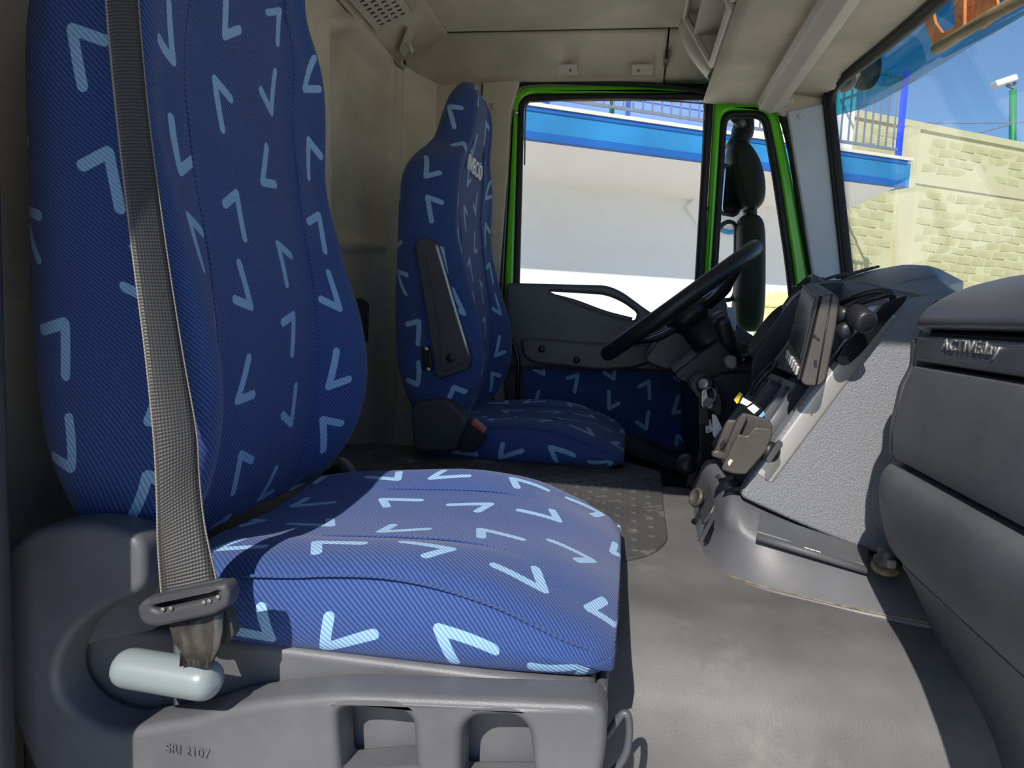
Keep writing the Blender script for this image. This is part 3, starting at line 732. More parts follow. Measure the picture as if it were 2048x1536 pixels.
# front headliner strip between blind and windscreen
FH = sroot('trim_4', (.5, 1.4, 1.7), 'grey felt strip above the windscreen', 'trim')
rows = []
for y in [.36+2.10*i/24 for i in range(25)]:
    xe = wsx(min(y, 2.3), 1.742)-.02
    t = sst(2.25, 2.46, y)
    rows.append([(.40, y, 1.735), (.46, y, 1.742-.01*t), (xe-.03, y, 1.748-.03*t), (xe, y, 1.745-.035*t)])
ob('felt_strip', sheet(rows), 'lining', FH, solid=.012)
ob('blind_gap', box(.435, .452, .36, 2.44, 1.715, 1.735), 'dark', FH)
ob('corner_filler', prism(rpoly(picks([(1535, 170), (1662, 150), (1656, 208), (1640, 216), (1566, 234), (1545, 215)], y=2.44), .01), (0, .05, 0)), 'lining', FH, bev=.01)
# ================================================================ overhead console
OC = thing('overhead_console', (.28, 1.4, 1.66), 'grey overhead storage console with open pigeonholes above the windscreen', 'console')
# side/under surface: lofted along y
und = [(.085, 1.856), (.09, 1.80), (.12, 1.757), (.192, 1.706), (.23, 1.702), (.30, 1.700), (.385, 1.698), (.40, 1.735)]
rows = []
for y in [.36, .8, 1.2, 1.6, 1.9, 2.1, 2.25, 2.36, 2.44]:
    rows.append([(x, y, z) for x, z in und[3:]])
ob('felt_underside', sheet(rows), 'lining', OC, solid=.012)
# end cheek
rows = []
for k in range(9):
    t = k/8; x = .098+.092*t; z = 1.85-.145*t; bu = math.sin(math.pi*t)*.014
    rows.append([(x, 2.14, z), (x-.010-bu, 2.165, z-.004), (x-.010-bu, 2.20, z-.004), (x+.0-bu, 2.235, z), (x+.03, 2.27, z+.012), (x+.07, 2.29, z+.02)])
ob('end_cheek', sheet(rows), 'trimgrey', OC, solid=.006, sub=1)
# storage frame: lower rim, shelf lips and dividers, open boxes
for y0, y1 in ((1.73, 2.14), (1.30, 1.715), (.87, 1.285), (.44, .855)):
    fr = [(.098, 1.852), (.108, 1.80), (.132, 1.758), (.172, 1.716)]
    outer = [Vector((.098, y0, 1.85)), Vector((.098, y1, 1.85)), Vector((.19, y1, 1.705)), Vector((.19, y0, 1.705))]
    inner = [Vector((.107, y0+.022, 1.838)), Vector((.107, y1-.022, 1.838)), Vector((.180, y1-.022, 1.722)), Vector((.180, y0+.022, 1.722))]
    # keep the frame plane: project the inner loop on it
    fo = ob('storage_frame', plate(rpoly(outer, .02), [rpoly(inner, .012)], .014, .004), 'trimgrey', OC)
    ob('back_panel', box(.275, .285, y0, y1, 1.715, 1.86), 'trimgrey', fo)
    ob('side_panel', prism([(.11, y0+.01, 1.85), (.19, y0+.01, 1.715), (.28, y0+.01, 1.715), (.28, y0+.01, 1.85)], (0, .006, 0)), 'trimgrey', fo)
    ob('side_panel', prism([(.11, y1-.016, 1.85), (.19, y1-.016, 1.715), (.28, y1-.016, 1.715), (.28, y1-.016, 1.85)], (0, .006, 0)), 'trimgrey', fo)
    ob('shelf', prism([(.128, y0+.016, 1.79), (.28, y0+.016, 1.80), (.28, y1-.016, 1.80), (.128, y1-.016, 1.79)], (0, 0, .006)), 'trimgrey', fo)
    ob('floor_panel', box(.185, .28, y0+.01, y1-.01, 1.708, 1.714), 'trimgrey', fo)
cb = smoothpath([(.20, 2.0, 1.74), (.215, 2.03, 1.735), (.225, 2.06, 1.745), (.215, 2.09, 1.73), (.23, 2.12, 1.735), (.235, 2.15, 1.725), (.22, 2.17, 1.728)], 5)
cc = ob('cable_bundle', tube(cb, .005, 8), 'black'); tag(cc, 'black cable with plug lying in the overhead pigeonhole', 'cable')
dm = ob('map_lamp', prism(rpoly([(.20, 1.10, 1.676), (.20, 1.45, 1.676), (.23, 1.57, 1.676), (.31, 1.575, 1.676), (.325, 1.45, 1.676), (.325, 1.10, 1.676)], .02), (0, 0, .012)), 'trimgrey', bev=.006, seg=3)
tag(dm, 'light grey lamp cover under the overhead console', 'lamp')
# roller sun blind
SB = thing('sun_blind', (.40, 1.4, 1.66), 'grey roller sun blind bar running across above the windscreen', 'sun blind')
bar = [(.352, 1.690), (.362, 1.668), (.395, 1.655), (.428, 1.665), (.436, 1.690), (.425, 1.705), (.365, 1.705)]
ob('blind_bar', loft([[(x, y, z) for x, z in bar] for y in (.42, 1.0, 1.6, 2.2, 2.395)]), 'trimgrey', SB, bev=.004)
ob('end_cap', loft([[(x, y, z) for x, z in bar] for y in (2.395, 2.402)]), 'trimgrey', SB)
ob('side_clip', box(.425, .455, 2.35, 2.40, 1.672, 1.69), 'trimgrey', SB, bev=.004)
# door-side orange lamp sliver above the door
lm = ob('door_lamp', prism(rpoly(picks([(1440, 194), (1462, 196), (1460, 205), (1445, 203)], y=2.44), .003), (0, .02, 0)), 'white'); tag(lm, 'small white lamp tucked above the green door frame', 'lamp')
# ================================================================ rear cove fittings
cp0 = Vector((-.735, 1.5, 1.793)); cdir = Vector((.125, 0, .055)).normalized(); cn = Vector((cdir.z, 0, -cdir.x))
cp0 = cp0+cn*.012
a = onplane(753, 62, cp0, cn)
VG = thing('speaker_grille', a, 'pale perforated speaker grille in the rear headliner corner', 'grille')
Wd = .115; e0 = a.y
s0 = a+Vector((0, 0, 0))
def cv(sd, yy): return s0+cdir*sd+Vector((0, yy-e0, 0))
O = [cv(0, e0), cv(Wd, e0), cv(Wd, e0-.30), cv(0, e0-.30)]
hs_ = []
for i in range(4):
    for k in range(11):
        c_ = cv(.02+.0215*i+.005, e0-.022-.0245*k); h = .0068
        hs_.append(rpoly([c_-cdir*h+Vector((0, -h, 0)), c_+cdir*h+Vector((0, -h, 0)), c_+cdir*h+Vector((0, h, 0)), c_-cdir*h+Vector((0, h, 0))], .002, 2))
ob('perforated_cover', plate(rpoly(O, .006), hs_, .005, .0008), 'trimgrey', VG)
ob('dark_backing', prism([p-cn*.006 for p in O], -cn*.001), 'black', VG)
HK = thing('coat_hook', onplane(812, 82, cp0, cn), 'pale plastic coat hook on the rear headliner corner', 'hook')
hp = [onplane(a_, b_, cp0, cn) for a_, b_ in ((815, 51), (827, 64), (810, 112), (797, 98))]
ob('hook_plate', prism(rpoly(hp, .004), cn*.006), 'trimgrey', HK, bev=.002)
hc = onplane(816, 82, cp0, cn)
ob('hook_post', tube([hc, hc+cn*.02, hc+cn*.03+Vector((0, 0, -.004)), hc+cn*.034+Vector((.0, .01, .01))], .007, 8), 'trimgrey', HK)
# ================================================================ dashboard
DA = thing('dashboard', (.5, 1.6, .6), 'dark grey moulded dashboard with centre stack and instrument hoods', 'dashboard')
YF = 1.12
fl = picks([(1478, 993), (1520, 925), (1590, 826), (1640, 757), (1690, 697), (1740, 640), (1785, 606), (1840, 592), (1895, 590), (1925, 640), (1930, 1130), (1745, 1108), (1600, 1050)], y=YF)
ob('centre_flank', prism(rpoly(fl, [.012, .1, .1, .1, .1, .05, .05, .03, .02, .02, .01, .03, .1]), (0, .03, 0)), 'flank', DA, bev=.006, seg=3)
b0 = fl[0]; b1 = fl[5]; s_ = Vector((b1.x-b0.x, 0, b1.z-b0.z)); LS = s_.length; s_.normalize(); n_ = Vector((-s_.z, 0, s_.x))
def F(t, y, h=0): return Vector((b0.x, y, b0.z))+s_*(t*LS)+n_*h
ob('stack_body', prism([F(-.1, 1.15, -.035), F(.95, 1.15, -.035), Vector((.62, 1.15, 1.05)), Vector((.62, 1.15, .62)), F(-.3, 1.15, -.03)], (0, .33, 0)), 'black', DA)
def facebox(name, t0, t1, y0, y1, h0, h1, mt, par, bev=.002):
    return ob(name, prism([F(t0, y0, h0), F(t1, y0, h0), F(t1, y1, h0), F(t0, y1, h0)], n_*(h1-h0)), mt, par, bev=bev)
facebox('silver_strip', .13, 1.08, 1.118, 1.166, -.03, .003, 'silver', DA, .006)
tray = [F(.04, 1.19), F(.60, 1.19), F(.60, 1.475), F(.04, 1.475)]
hA = [F(.22, 1.265), F(.56, 1.265), F(.56, 1.36), F(.22, 1.36)]
hB = [F(.10, 1.205), F(.56, 1.205), F(.56, 1.245), F(.10, 1.245)]
hC = [F(.10, 1.38), F(.56, 1.38), F(.56, 1.46), F(.10, 1.46)]
ob('storage_tray', plate(tray, [rpoly(hA, .008), rpoly(hB, .008), rpoly(hC, .008)], .03, .003), 'dash', DA)
vf = ob('air_vent', plate([F(.64, 1.20), F(.90, 1.20), F(.90, 1.45), F(.64, 1.45)], [[F(.655, 1.225), F(.885, 1.225), F(.885, 1.32), F(.655, 1.32)], [F(.655, 1.34), F(.885, 1.34), F(.885, 1.43), F(.655, 1.43)]], .03, .003), 'dash', DA)
for k in range(5):
    t = .68+.044*k
    ob('vent_slat', prism([F(t, 1.22, .012), F(t+.008, 1.22, .012), F(t-.02, 1.22, -.03), F(t-.028, 1.22, -.03)], (0, .215, 0)), 'grey', vf)
# top cover
prof = {}
rows = []
for y, xf, zf, xc, zc, bk in ((1.11, .435, 1.042, .468, 1.048, .49), (1.20, .425, 1.058, .48, 1.066, .505), (1.30, .42, 1.068, .50, 1.088, .522), (1.31, .42, 1.07, .502, 1.092, .526), (1.42, .42, 1.084, .525, 1.117, .575), (1.6, .43, 1.09, .55, 1.133, .67), (1.85, .465, 1.085, .56, 1.135, .74), (2.1, .51, 1.08, .58, 1.125, .76), (2.33, .56, 1.09, .61, 1.125, .76)):
    rows.append([(xf-.02, y, zf-.07), (xf-.015, y, zf-.03), (xf, y, zf), (xf+(xc-xf)*.55, y, zf+(zc-zf)*.72), (xc, y, zc), (xc+(bk-xc)*.15, y, zc+.001), (xc+(bk-xc)*.6, y, zc-.006), (bk, y, zc-.03), (bk, y, .985), (xf, y, .985)])
ob('top_cover', loft(rows), 'dash', DA, bev=.004)
# defroster slots: three groups of ribs on the top cover
for g in range(3):
    for k in range(3):
        y = 1.62+.22*g+.035*k
        ob('demister_slot', prism([(.452, y, 1.1055), (.452, y+.016, 1.1055), (.515, y+.018, 1.1285), (.515, y+.002, 1.1285)], (-.004, 0, .004)), 'black', DA)
# instrument hoods
for (px, py, yy, r_) in ((1553, 672, 1.66, .068), (1612, 604, 1.85, .066)):
    c = at(px, py, y=yy); ax = Vector((-.72, -.05, .42)).normalized()
    hd_ = ob('instrument_hood', lathe(c, ax, [(-.06, r_*.92), (-.02, r_), (.015, r_), (.028, r_*.96), (.030, r_*.88), (.012, r_*.84), (.010, 0)], 32), 'dash', DA)
ib0 = rpoly(picks([(1500, 725), (1540, 660), (1592, 590), (1640, 566), (1720, 566), (1740, 640), (1600, 800), (1500, 850)], y=1.56), .02)
ib1 = rpoly(picks([(1500, 715), (1530, 660), (1580, 588), (1615, 560), (1700, 560), (1720, 640), (1600, 790), (1500, 830)], y=2.28), .02)
ob('instrument_body', loft([ib0, ib1]), 'black', DA, bev=.008)
ob('lower_dash', prism(rpoly(picks([(1392, 775), (1440, 745), (1540, 740), (1560, 960), (1396, 960)], y=1.78), .02), (0, .56, 0)), 'black', DA, bev=.01)
de = picks([(1282, 722), (1335, 655), (1385, 610), (1440, 571), (1452, 598), (1462, 640), (1500, 668), (1560, 700), (1520, 800), (1420, 790), (1378, 745), (1330, 742)], y=2.14)
ob('door_side_end', prism(rpoly(de, [.03, .1, .1, .02, .05, .05, .05, .02, .02, .02, .05, .03]), (0, .26, 0)), 'dash', DA, bev=.016, seg=4)
nt_ = ob('notice_card', prism(picks([(1452, 614), (1472, 615), (1472, 661), (1462, 661)], y=2.132), (0, .002, 0)), 'pillar'); tag(nt_, 'small pale card stuck at the quarter window corner', 'card')
# ---------------------------------------------------------------- steering
SW = thing('steering_wheel', (.1, 1.93, .85), 'large black steering wheel seen edge on', 'steering wheel')
pa, pb = at(1216, 706, y=1.93), at(1506, 497, y=1.93); C = (pa+pb)/2; av = (pb-pa); RW = av.length/2; av.normalize()
Nw = Vector((-av.z, 0, av.x)); Nw = (Nw+Vector((0, .01, 0))).normalized(); bv = Nw.cross(av).normalized()
ob('rim', tube([C+av*RW*math.cos(2*math.pi*k/64)+bv*RW*math.sin(2*math.pi*k/64) for k in range(64)], .0205, 14, loop=True), 'black', SW)
hubc = C-Nw*.05
ob('hub', lathe(hubc, Nw, [(-.03, .04), (0, .062), (.02, .062), (.03, .045), (.032, 0)], 28), 'black', SW)
for a in (R(35), R(145), R(215), R(325)):
    d_ = av*math.cos(a)+bv*math.sin(a)
    ob('spoke', tube(smoothpath([hubc+d_*.06, hubc+d_*.13+Nw*.01, C+d_*(RW-.012)], 5), [.016]*6+[.013]*5, 10, flat=.6), 'black', SW)
ob('rim_joint', tube([C-av*(RW-.075)*1.0+bv*k for k in (-.0,)]+[C-av*(RW-.075)+bv*.001], .002), 'steel', SW)
SCN = thing('ignition_lock_unit', hubc-Nw*.2, 'black steering column with stalks and ignition lock', 'steering column')
cb_ = picks([(1338, 752), (1400, 706), (1448, 672), (1500, 690), (1560, 720), (1540, 790), (1470, 850), (1440, 840), (1380, 770)], y=1.80)
ob('column_shroud', prism(rpoly(cb_, .03), (0, .26, 0)), 'black', SCN, bev=.016, seg=3)
ob('column_shaft', tube([hubc, hubc-Nw*.12, hubc-Nw*.3], .045, 14), 'black', SCN)
k0, k1, k2, k3 = at(1440, 633, y=1.70), at(1452, 668, y=1.71), at(1466, 700, y=1.73), at(1490, 720, y=1.80)
stk = ob('stalk', tube(smoothpath([k0, k1, k2, k3], 5), [.004]+[.0185]*7+[.015, .012, .011, .010, .009, .009, .009, .009], 14), 'black', SCN)
ob('stalk_tip', lathe(k0+Vector((-.002, 0, .004)), k0-k1, [(-.004, .017), (.0, .0172), (.005, .014), (.006, .0)], 16), 'dark', stk)
ob('stalk_knob', prism(rpoly(picks([(1448, 716), (1462, 710), (1474, 714), (1474, 736), (1462, 740), (1450, 732)], y=1.70), .008), (0, .03, 0)), 'grey', SCN, bev=.005)
ob('stalk_arm', tube(picks([(1470, 722), (1495, 715), (1520, 712)], y=1.74), [.010, .011, .012], 12), 'black', SCN)
ob('stalk_collar', tube(picks([(1486, 712), (1490, 726)], y=1.725), .014, 12), 'gloss', SCN)
ob('lock_boss', prism(rpoly(picks([(1374, 768), (1412, 742), (1436, 770), (1446, 812), (1442, 836), (1414, 818)], y=1.70), .02), (0, .1, 0)), 'dark', SCN, bev=.008)
lc = at(1412, 770, y=1.69)
lk = ob('lock_ring', lathe(lc, (-.45, -.75, .2), [(0, .021), (.008, .021), (.012, .018), (.012, .013), (.006, .012), (.006, 0)], 24), 'black', SCN)
ob('lock_cylinder', lathe(lc+Vector((-.45, -.75, .2)).normalized()*.006, (-.45, -.75, .2), [(0, .0125), (.009, .0125), (.011, .009), (.011, 0)], 20), 'silver', SCN)
KY = thing('ignition_keys', at(1412, 870, y=1.66), 'bunch of keys with white tag hanging from the ignition lock', 'keys')
kb = at(1411, 790, y=1.665)
ob('ignition_key', prism(rpoly(picks([(1404, 782), (1412, 778), (1416, 800), (1426, 806), (1424, 816), (1408, 818), (1403, 810)], y=1.66), .003), (0, .003, 0)), 'steel', KY)
ob('key_ring', tube([at(1419, 790, y=1.66)+Vector((.013*math.cos(2*math.pi*k/24), .003*math.sin(4*math.pi*k/24), .017*math.sin(2*math.pi*k/24))) for k in range(24)], .0012, 6, loop=True), 'steel', KY)
ob('key_head', prism(rpoly(picks([(1406, 803), (1416, 794), (1427, 797), (1426, 808), (1416, 816), (1406, 813)], y=1.655), .006), (0, .006, 0)), 'grey', KY, bev=.002)
ob('fob', prism(rpoly(picks([(1398, 814), (1417, 816), (1418, 852), (1396, 850)], y=1.652), .004), (0, .010, 0)), 'black', KY, bev=.002)
ob('white_tag', prism(rpoly(picks([(1410, 842), (1421, 838), (1426, 862), (1412, 867)], y=1.66), .003), (0, .001, 0)), 'white', KY)
ob('tag_hole', lathe(at(1417, 861, y=1.6595), (0, -1, 0), [(0, .002), (.0005, .002), (.0006, 0)], 10), 'black', KY)
pw = ob('light_wedge', prism(rpoly(picks([(1424, 828), (1432, 830), (1445, 858), (1434, 878), (1426, 872)], y=1.50), .003), (0, .003, 0)), 'paper_and_light'); tag(pw, 'cream wedge added for a glimpse of light beside the hanging keys', 'paper_and_light')  # no real sheet: cream piece added to paint a bright wedge of light
# ---------------------------------------------------------------- centre console foot on the tunnel
CF = thing('console_foot', (.3, 1.1, ZT), 'grey moulded console foot with ashtray and sockets on the tunnel', 'console')
T = [(1418, 918, 1.50), (1442, 948, 1.30), (1466, 982, 1.16), (1480, 1000, 1.135), (1512, 1020, 1.13), (1600, 1056, 1.13), (1745, 1112, 1.13), (1900, 1165, 1.12)]
Mi = [(1400, 945, 1.52), (1422, 990, 1.285), (1444, 1030, 1.14), (1468, 1055, 1.10), (1508, 1078, 1.085), (1600, 1110, 1.075), (1740, 1152, 1.062), (1890, 1192, 1.05)]
B = [(1383, 972), (1391, 1036), (1399, 1082), (1420, 1124), (1472, 1156), (1600, 1192), (1740, 1224), (1890, 1252)]
T = [at(a, b, y=c) for a, b, c in T]; Mi = [at(a, b, y=c) for a, b, c in Mi]; B = [at(a, b, z=ZT-.002) for a, b in B]
T = smoothpath(T, 5); Mi = smoothpath(Mi, 5); B = smoothpath(B, 5)
rows = [[Vector((p.x, p.y, p.z))+Vector((.06, .05, -.01)) for p in T], T]
for k in (.3, .6, .85): rows.append([a.lerp(b, k)+Vector((-.003, -.004, .004))*math.sin(k*math.pi) for a, b in zip(T, Mi)])
rows.append(Mi)
for k in (.1, .3, .6, .85): rows.append([a.lerp(b, k) for a, b in zip(Mi, B)])
rows.append(B); rows.append([p+Vector((-.004, -.006, -.006)) for p in B])
ob('foot_shell', sheet(rows), 'base', CF, solid=.008, sub=1)
ob('dirt_line', tube([p+Vector((-.003, -.004, .002)) for p in B], .0011, 6), 'dirtline', CF)
dn = Vector((-.15, -.8, .55)).normalized()
d0, d1, d2, d3 = at(1522, 1027, y=1.118), at(1738, 1100, y=1.118), at(1733, 1143, y=1.055), at(1513, 1076, y=1.075)
dw = ob('ashtray_drawer', prism(rpoly([d0, d1, d2, d3], .004), dn*.006), 'glove', CF, bev=.002)
ob('drawer_lip', tube([d3+dn*.004, (d3+d2)/2+dn*.005, d2+dn*.004], .0055, 10), 'glove', dw)
ob('drawer_groove', tube([d3.lerp(d0, .2)+dn*.006, d2.lerp(d1, .2)+dn*.006], .0012, 6), 'cap', dw)
for k in range(3):
    c = d3.lerp(d2, .46+.05*k).lerp(d0.lerp(d1, .46+.05*k), .10)+dn*.0065; u = (d2-d3).normalized(); v = (d0-d3).normalized()
    ob('drawer_mark', obox(c, u*.0035, v*.003, dn*.0006), 'white', dw)
kn = at(1772, 1124, y=1.06)
ob('knob_seat', lathe(kn+Vector((0, 0, -.008)), (-.05, -.35, .9), [(0, .020), (.003, .018), (.004, 0)], 20), 'dirtline', CF)
kb_ = ob('lighter_knob', lathe(kn+Vector((0, 0, -.004)), (-.02, -.12, 1), [(0, .015), (.002, .017), (.010, .0165), (.014, .012), (.018, .0125), (.022, .0125), (.025, .0095), (.025, 0)], 22), 'holder', CF)
ob('knob_tab', obox(kn+Vector((.001, -.017, .003)), (.006, 0, 0), (0, .004, 0), (0, 0, .006)), 'grey', kb_, bev=.002)
# socket panel on the driver-facing side of the foot
i0 = Mi[6]; sn = Vector((-.86, -.42, .32)).normalized()
sp_ = ob('socket_panel', prism(rpoly([at(1399, 1002, y=1.34)+sn*.0, at(1440, 948, y=1.30), at(1455, 975, y=1.20), at(1412, 1050, y=1.20)], .006), sn*.006), 'dark', CF, bev=.002)
sc_ = at(1405, 999, y=1.275)+sn*.010
ob('socket_ring', lathe(sc_, sn, [(0, .017), (.004, .018), (.008, .016), (.008, .012), (.004, .011), (.004, 0)], 24), 'holder', CF)
ob('panel_line', tube([at(1398, 1075, y=1.215)+sn*.004, at(1450, 985, y=1.19)+sn*.004], .0012, 6), 'cap', CF)
ob('card_slot', prism(rpoly([at(1411, 1086, y=1.175), at(1440, 1030, y=1.165), at(1447, 1036, y=1.15), at(1419, 1088, y=1.158)], .003), sn*.006), 'gloss', CF)
for yy, (a, b) in ((1.20, (1440, 962)), (1.17, (1452, 985))):
    ob('rib', tube([at(a, b, y=yy), at(a+28, b-8, y=yy-.02)], .004, 6), 'dark', CF)
gk = thing('gear_selector', at(1385, 930, y=1.6), 'dark selector knob with a green mark by the driver cushion', 'knob')
ob('knob', lathe(at(1378, 940, y=1.60), (-.4, -.3, .7), [(0, .018), (.01, .021), (.03, .021), (.034, .016), (.034, 0)], 18), 'black', gk)
ob('green_mark', lathe(at(1384, 937, y=1.585), (-.4, -.6, .5), [(0, .005), (.003, .005), (.003, 0)], 10), 'greenplastic', gk)
ob('bracket', prism(rpoly(picks([(1370, 975), (1384, 930), (1404, 900), (1406, 915), (1385, 970)], y=1.62), .004), (0, .02, 0)), 'black', gk, bev=.003)
# ---------------------------------------------------------------- glovebox
GB = thing('glovebox', (.5, .68, .6), 'grey glovebox unit with padded lid and badge strip on the passenger side', 'glovebox')
def ext(name, prof, y0, y1, mt, par, bev=.004, seg=3, sub=0):
    return ob(name, loft([[(x, y0, z) for x, z in prof], [(x, y1, z) for x, z in prof]]), mt, par, bev=bev, seg=seg)
lid = [(.352, .999), (.341, 1.003), (.341, 1.014), (.350, 1.028), (.375, 1.047), (.42, 1.066), (.52, 1.085), (.78, 1.08), (.78, 1.0)]
ob('padded_lid', loft([[(x+k, y, z+dz) for x, z in lid] for y, k, dz in ((.955, .03, -.012), (.952, .012, -.004), (.94, .002, 0), (.9, 0, 0), (.7, .0, .002), (.42, 0, .0))]), 'dash', GB, sub=1)
ext('lid_gap', [(.362, .99), (.362, 1.0), (.6, 1.0), (.6, .99)], .42, .945, 'black', GB)
strip = [(.349, .994), (.346, .991), (.346, .966), (.350, .962), (.40, .962), (.40, .994)]
bs = ext('badge_strip', strip, .42, .935, 'dash', GB, .002)
door = [(.353, .957), (.347, .955), (.340, .935), (.334, .905), (.331, .87), (.333, .848), (.338, .838), (.40, .838), (.40, .957)]
ob('glovebox_door', loft([[(x+k, y, z) for x, z in door] for y, k in ((.958, .02), (.952, .006), (.94, 0), (.6, .0), (.42, .0))]), 'glove', GB, bev=.002)
ob('end_cheek', prism(rpoly([(.348, .945, .99), (.349, .945, .955), (.339, .945, .93), (.333, .945, .88), (.335, .945, .84), (.44, .945, .84), (.44, .945, .99)], .006), (0, .018, 0)), 'glove', GB, bev=.005)
ledge = [(.338, .835), (.326, .828), (.319, .815), (.319, .79), (.326, .755), (.338, .722), (.352, .703), (.42, .703), (.42, .835)]
ob('knee_panel', loft([[(x+k, y, z) for x, z in ledge] for y, k in ((.972, .03), (.966, .010), (.95, .0), (.6, 0), (.42, 0))]), 'glove', GB, sub=1)
low = [(.36, .700), (.368, .69), (.395, .64), (.43, .56), (.47, .40), (.52, .20), (.58, .02), (.75, .02), (.75, .70)]
ob('lower_panel', loft([[(x+k, y, z) for x, z in low] for y, k in ((.985, .03), (.975, .008), (.95, 0), (.42, 0))]), 'dash', GB, bev=.004)
ob('box_body', box(.39, .79, .424, .93, .70, .984), 'dash', GB, bev=.006)
bpos = at(1936, 690, x=.345)
ob('badge_lettering', text('ACTIVEday', .0232, bpos+Vector((.0008, 0, -.002)), (0, -1, 0), (0, 0, 1), .0012, 0, shear=.1, space=1.16, sy=.78), 'silver', bs)
sc2 = at(2018, 1305, x=.356); ob('panel_screw', lathe(sc2, (-1, 0, 0), [(0, .006), (.003, .006), (.003, 0)], 14), 'steel', GB)
# ---------------------------------------------------------------- monitor on its mount
MN = thing('reversing_monitor', at(1630, 770, y=1.08), 'grey boxy monitor tilted towards the driver on the dashboard', 'monitor')
side = picks([(1645, 589), (1672, 588), (1679, 600), (1674, 650), (1652, 760), (1640, 773), (1612, 772), (1602, 765), (1622, 690)], y=1.06)
dv = at(1612, 566, y=1.225)-at(1645, 589, y=1.06)
ob('housing', prism(rpoly(side, [.006, .008, .008, .02, .01, .008, .006, .006, .02]), dv), 'monitor', MN, bev=.004, seg=3)
e0, e1 = side[0], side[7]; up_ = (e0-e1).normalized(); fn = up_.cross(dv.normalized()).normalized()
if fn.x > 0: fn = -fn
def scr(a, b, h=0): return e1+(e0-e1)*a+dv*b+fn*h
for nm, a0, a1, c0_, c1_, mt_n, th in (('screen_bezel', .02, .98, .03, .97, 'black', .003), ('screen', .24, .95, .10, .90, 'lcd', .0042)):
    ob(nm, prism([scr(a0, c0_, .002), scr(a1, c0_, .002), scr(a1, c1_, .002), scr(a0, c1_, .002)], fn*th), mt_n, MN)
for k in range(6):
    c = scr(.10, .12+.14*k, .006); ob('button', obox(c, up_*.007, dv.normalized()*.006, fn*.003), 'silver', MN, bev=.002)
ob('case_seam', tube([side[1].lerp(side[0], .3)+Vector((0, -.0005, 0)), side[5].lerp(side[6], .3)+Vector((0, -.0005, 0))], .0012, 6), 'black', MN)
ob('card_slot', prism(picks([(1626, 672), (1634, 680), (1640, 682), (1640, 678), (1634, 675), (1630, 668)], y=1.059), (0, .002, 0)), 'black', MN)
ob('side_notch', prism(picks([(1628, 720), (1634, 720), (1634, 734), (1628, 734)], y=1.059), (0, .002, 0)), 'black', MN)
MP = thing('monitor_mount', at(1700, 720, y=1.10), 'black curved mounting plate with swivel head on the dashboard flank', 'mount')
mpp = picks([(1672, 722), (1690, 688), (1735, 645), (1768, 606), (1790, 596), (1816, 590), (1812, 602), (1770, 648), (1728, 702), (1700, 728), (1684, 733)], y=1.085)
ob('mount_plate', prism(rpoly(mpp, .012), (0, .012, 0)), 'gloss', MP, bev=.003)
ob('swivel_head', lathe(at(1706, 628, y=1.06), at(1742, 650, y=1.02)-at(1706, 628, y=1.06), [(0, .010), (.003, .016), (.034, .016), (.037, .012), (.037, 0)], 20), 'black', MP)
ob('swivel_neck', tube(picks([(1676, 628), (1692, 628), (1712, 632)], y=1.06), [.012, .009, .008], 12), 'black', MP)
ob('ball_joint', lathe(at(1690, 660, y=1.06), (0, -1, 0), [(-.012, .006), (-.008, .011), (0, .013), (.008, .011), (.012, .006), (.012, 0)], 16), 'black', MP)
cbl = smoothpath([at(a, b, y=c) for a, b, c in ((1682, 606, 1.12), (1712, 594, 1.10), (1745, 584, 1.09), (1775, 584, 1.085), (1786, 588, 1.09))], 6)
c1_ = ob('monitor_cable', tube(cbl, .0042, 8), 'black'); tag(c1_, 'upper thin black cable arching behind the monitor', 'cable', 'monitor cables')
cbl = smoothpath([at(a, b, y=c) for a, b, c in ((1694, 622, 1.10), (1718, 606, 1.09), (1755, 594, 1.08), (1782, 588, 1.08), (1786, 600, 1.095))], 6)
c2_ = ob('monitor_cable', tube(cbl, .0048, 8), 'black'); tag(c2_, 'lower thick black cable curving behind the monitor', 'cable', 'monitor cables')
cw = ob('dash_cable', tube(smoothpath([at(a, b, y=c) for a, b, c in ((1500, 790, 1.33), (1510, 765, 1.34), (1535, 735, 1.36), (1552, 722, 1.36), (1548, 735, 1.34), (1520, 765, 1.32), (1505, 790, 1.31))], 5), .003, 8), 'black'); tag(cw, 'thin black cable looped over the storage tray', 'cable')
# ---------------------------------------------------------------- phone holder
PH = thing('phone_holder', at(1485, 950, y=1.1), 'worn grey phone cradle clamped on the centre stack', 'phone holder')
ob('front_wing', prism(rpoly(picks([(1460, 902), (1476, 868), (1494, 872), (1499, 866), (1511, 854), (1544, 858), (1546, 870), (1532, 904), (1492, 950), (1466, 948), (1443, 940), (1446, 930)], y=1.085), .004), (0, .008, 0)), 'holder', PH, bev=.003)
ob('back_plate', prism(rpoly(picks([(1428, 905), (1452, 846), (1458, 839), (1474, 842), (1488, 826), (1510, 832), (1540, 840), (1548, 858), (1490, 930), (1450, 925), (1426, 912)], y=1.125), .006), (0, .010, 0)), 'holder', PH, bev=.003)
ob('side_cheek', prism(rpoly(picks([(1474, 842), (1488, 827), (1497, 830), (1470, 890), (1450, 920), (1444, 915)], y=1.11), .004), (0, .016, 0)), 'holder', PH, bev=.003)
ob('clamp_lip', prism(rpoly(picks([(1424, 905), (1436, 900), (1460, 912), (1456, 922), (1424, 914)], y=1.10), .003), (0, .014, 0)), 'holder', PH, bev=.003)
ob('release_tab', prism(rpoly(picks([(1455, 925), (1461, 918), (1467, 921), (1458, 934)], y=1.083), .002), (0, .004, 0)), 'trimgrey', PH, bev=.001)
ob('slot', prism(rpoly(picks([(1440, 890), (1452, 878), (1452, 885), (1442, 898)], y=1.118), .002), (0, .004, 0)), 'black', PH)
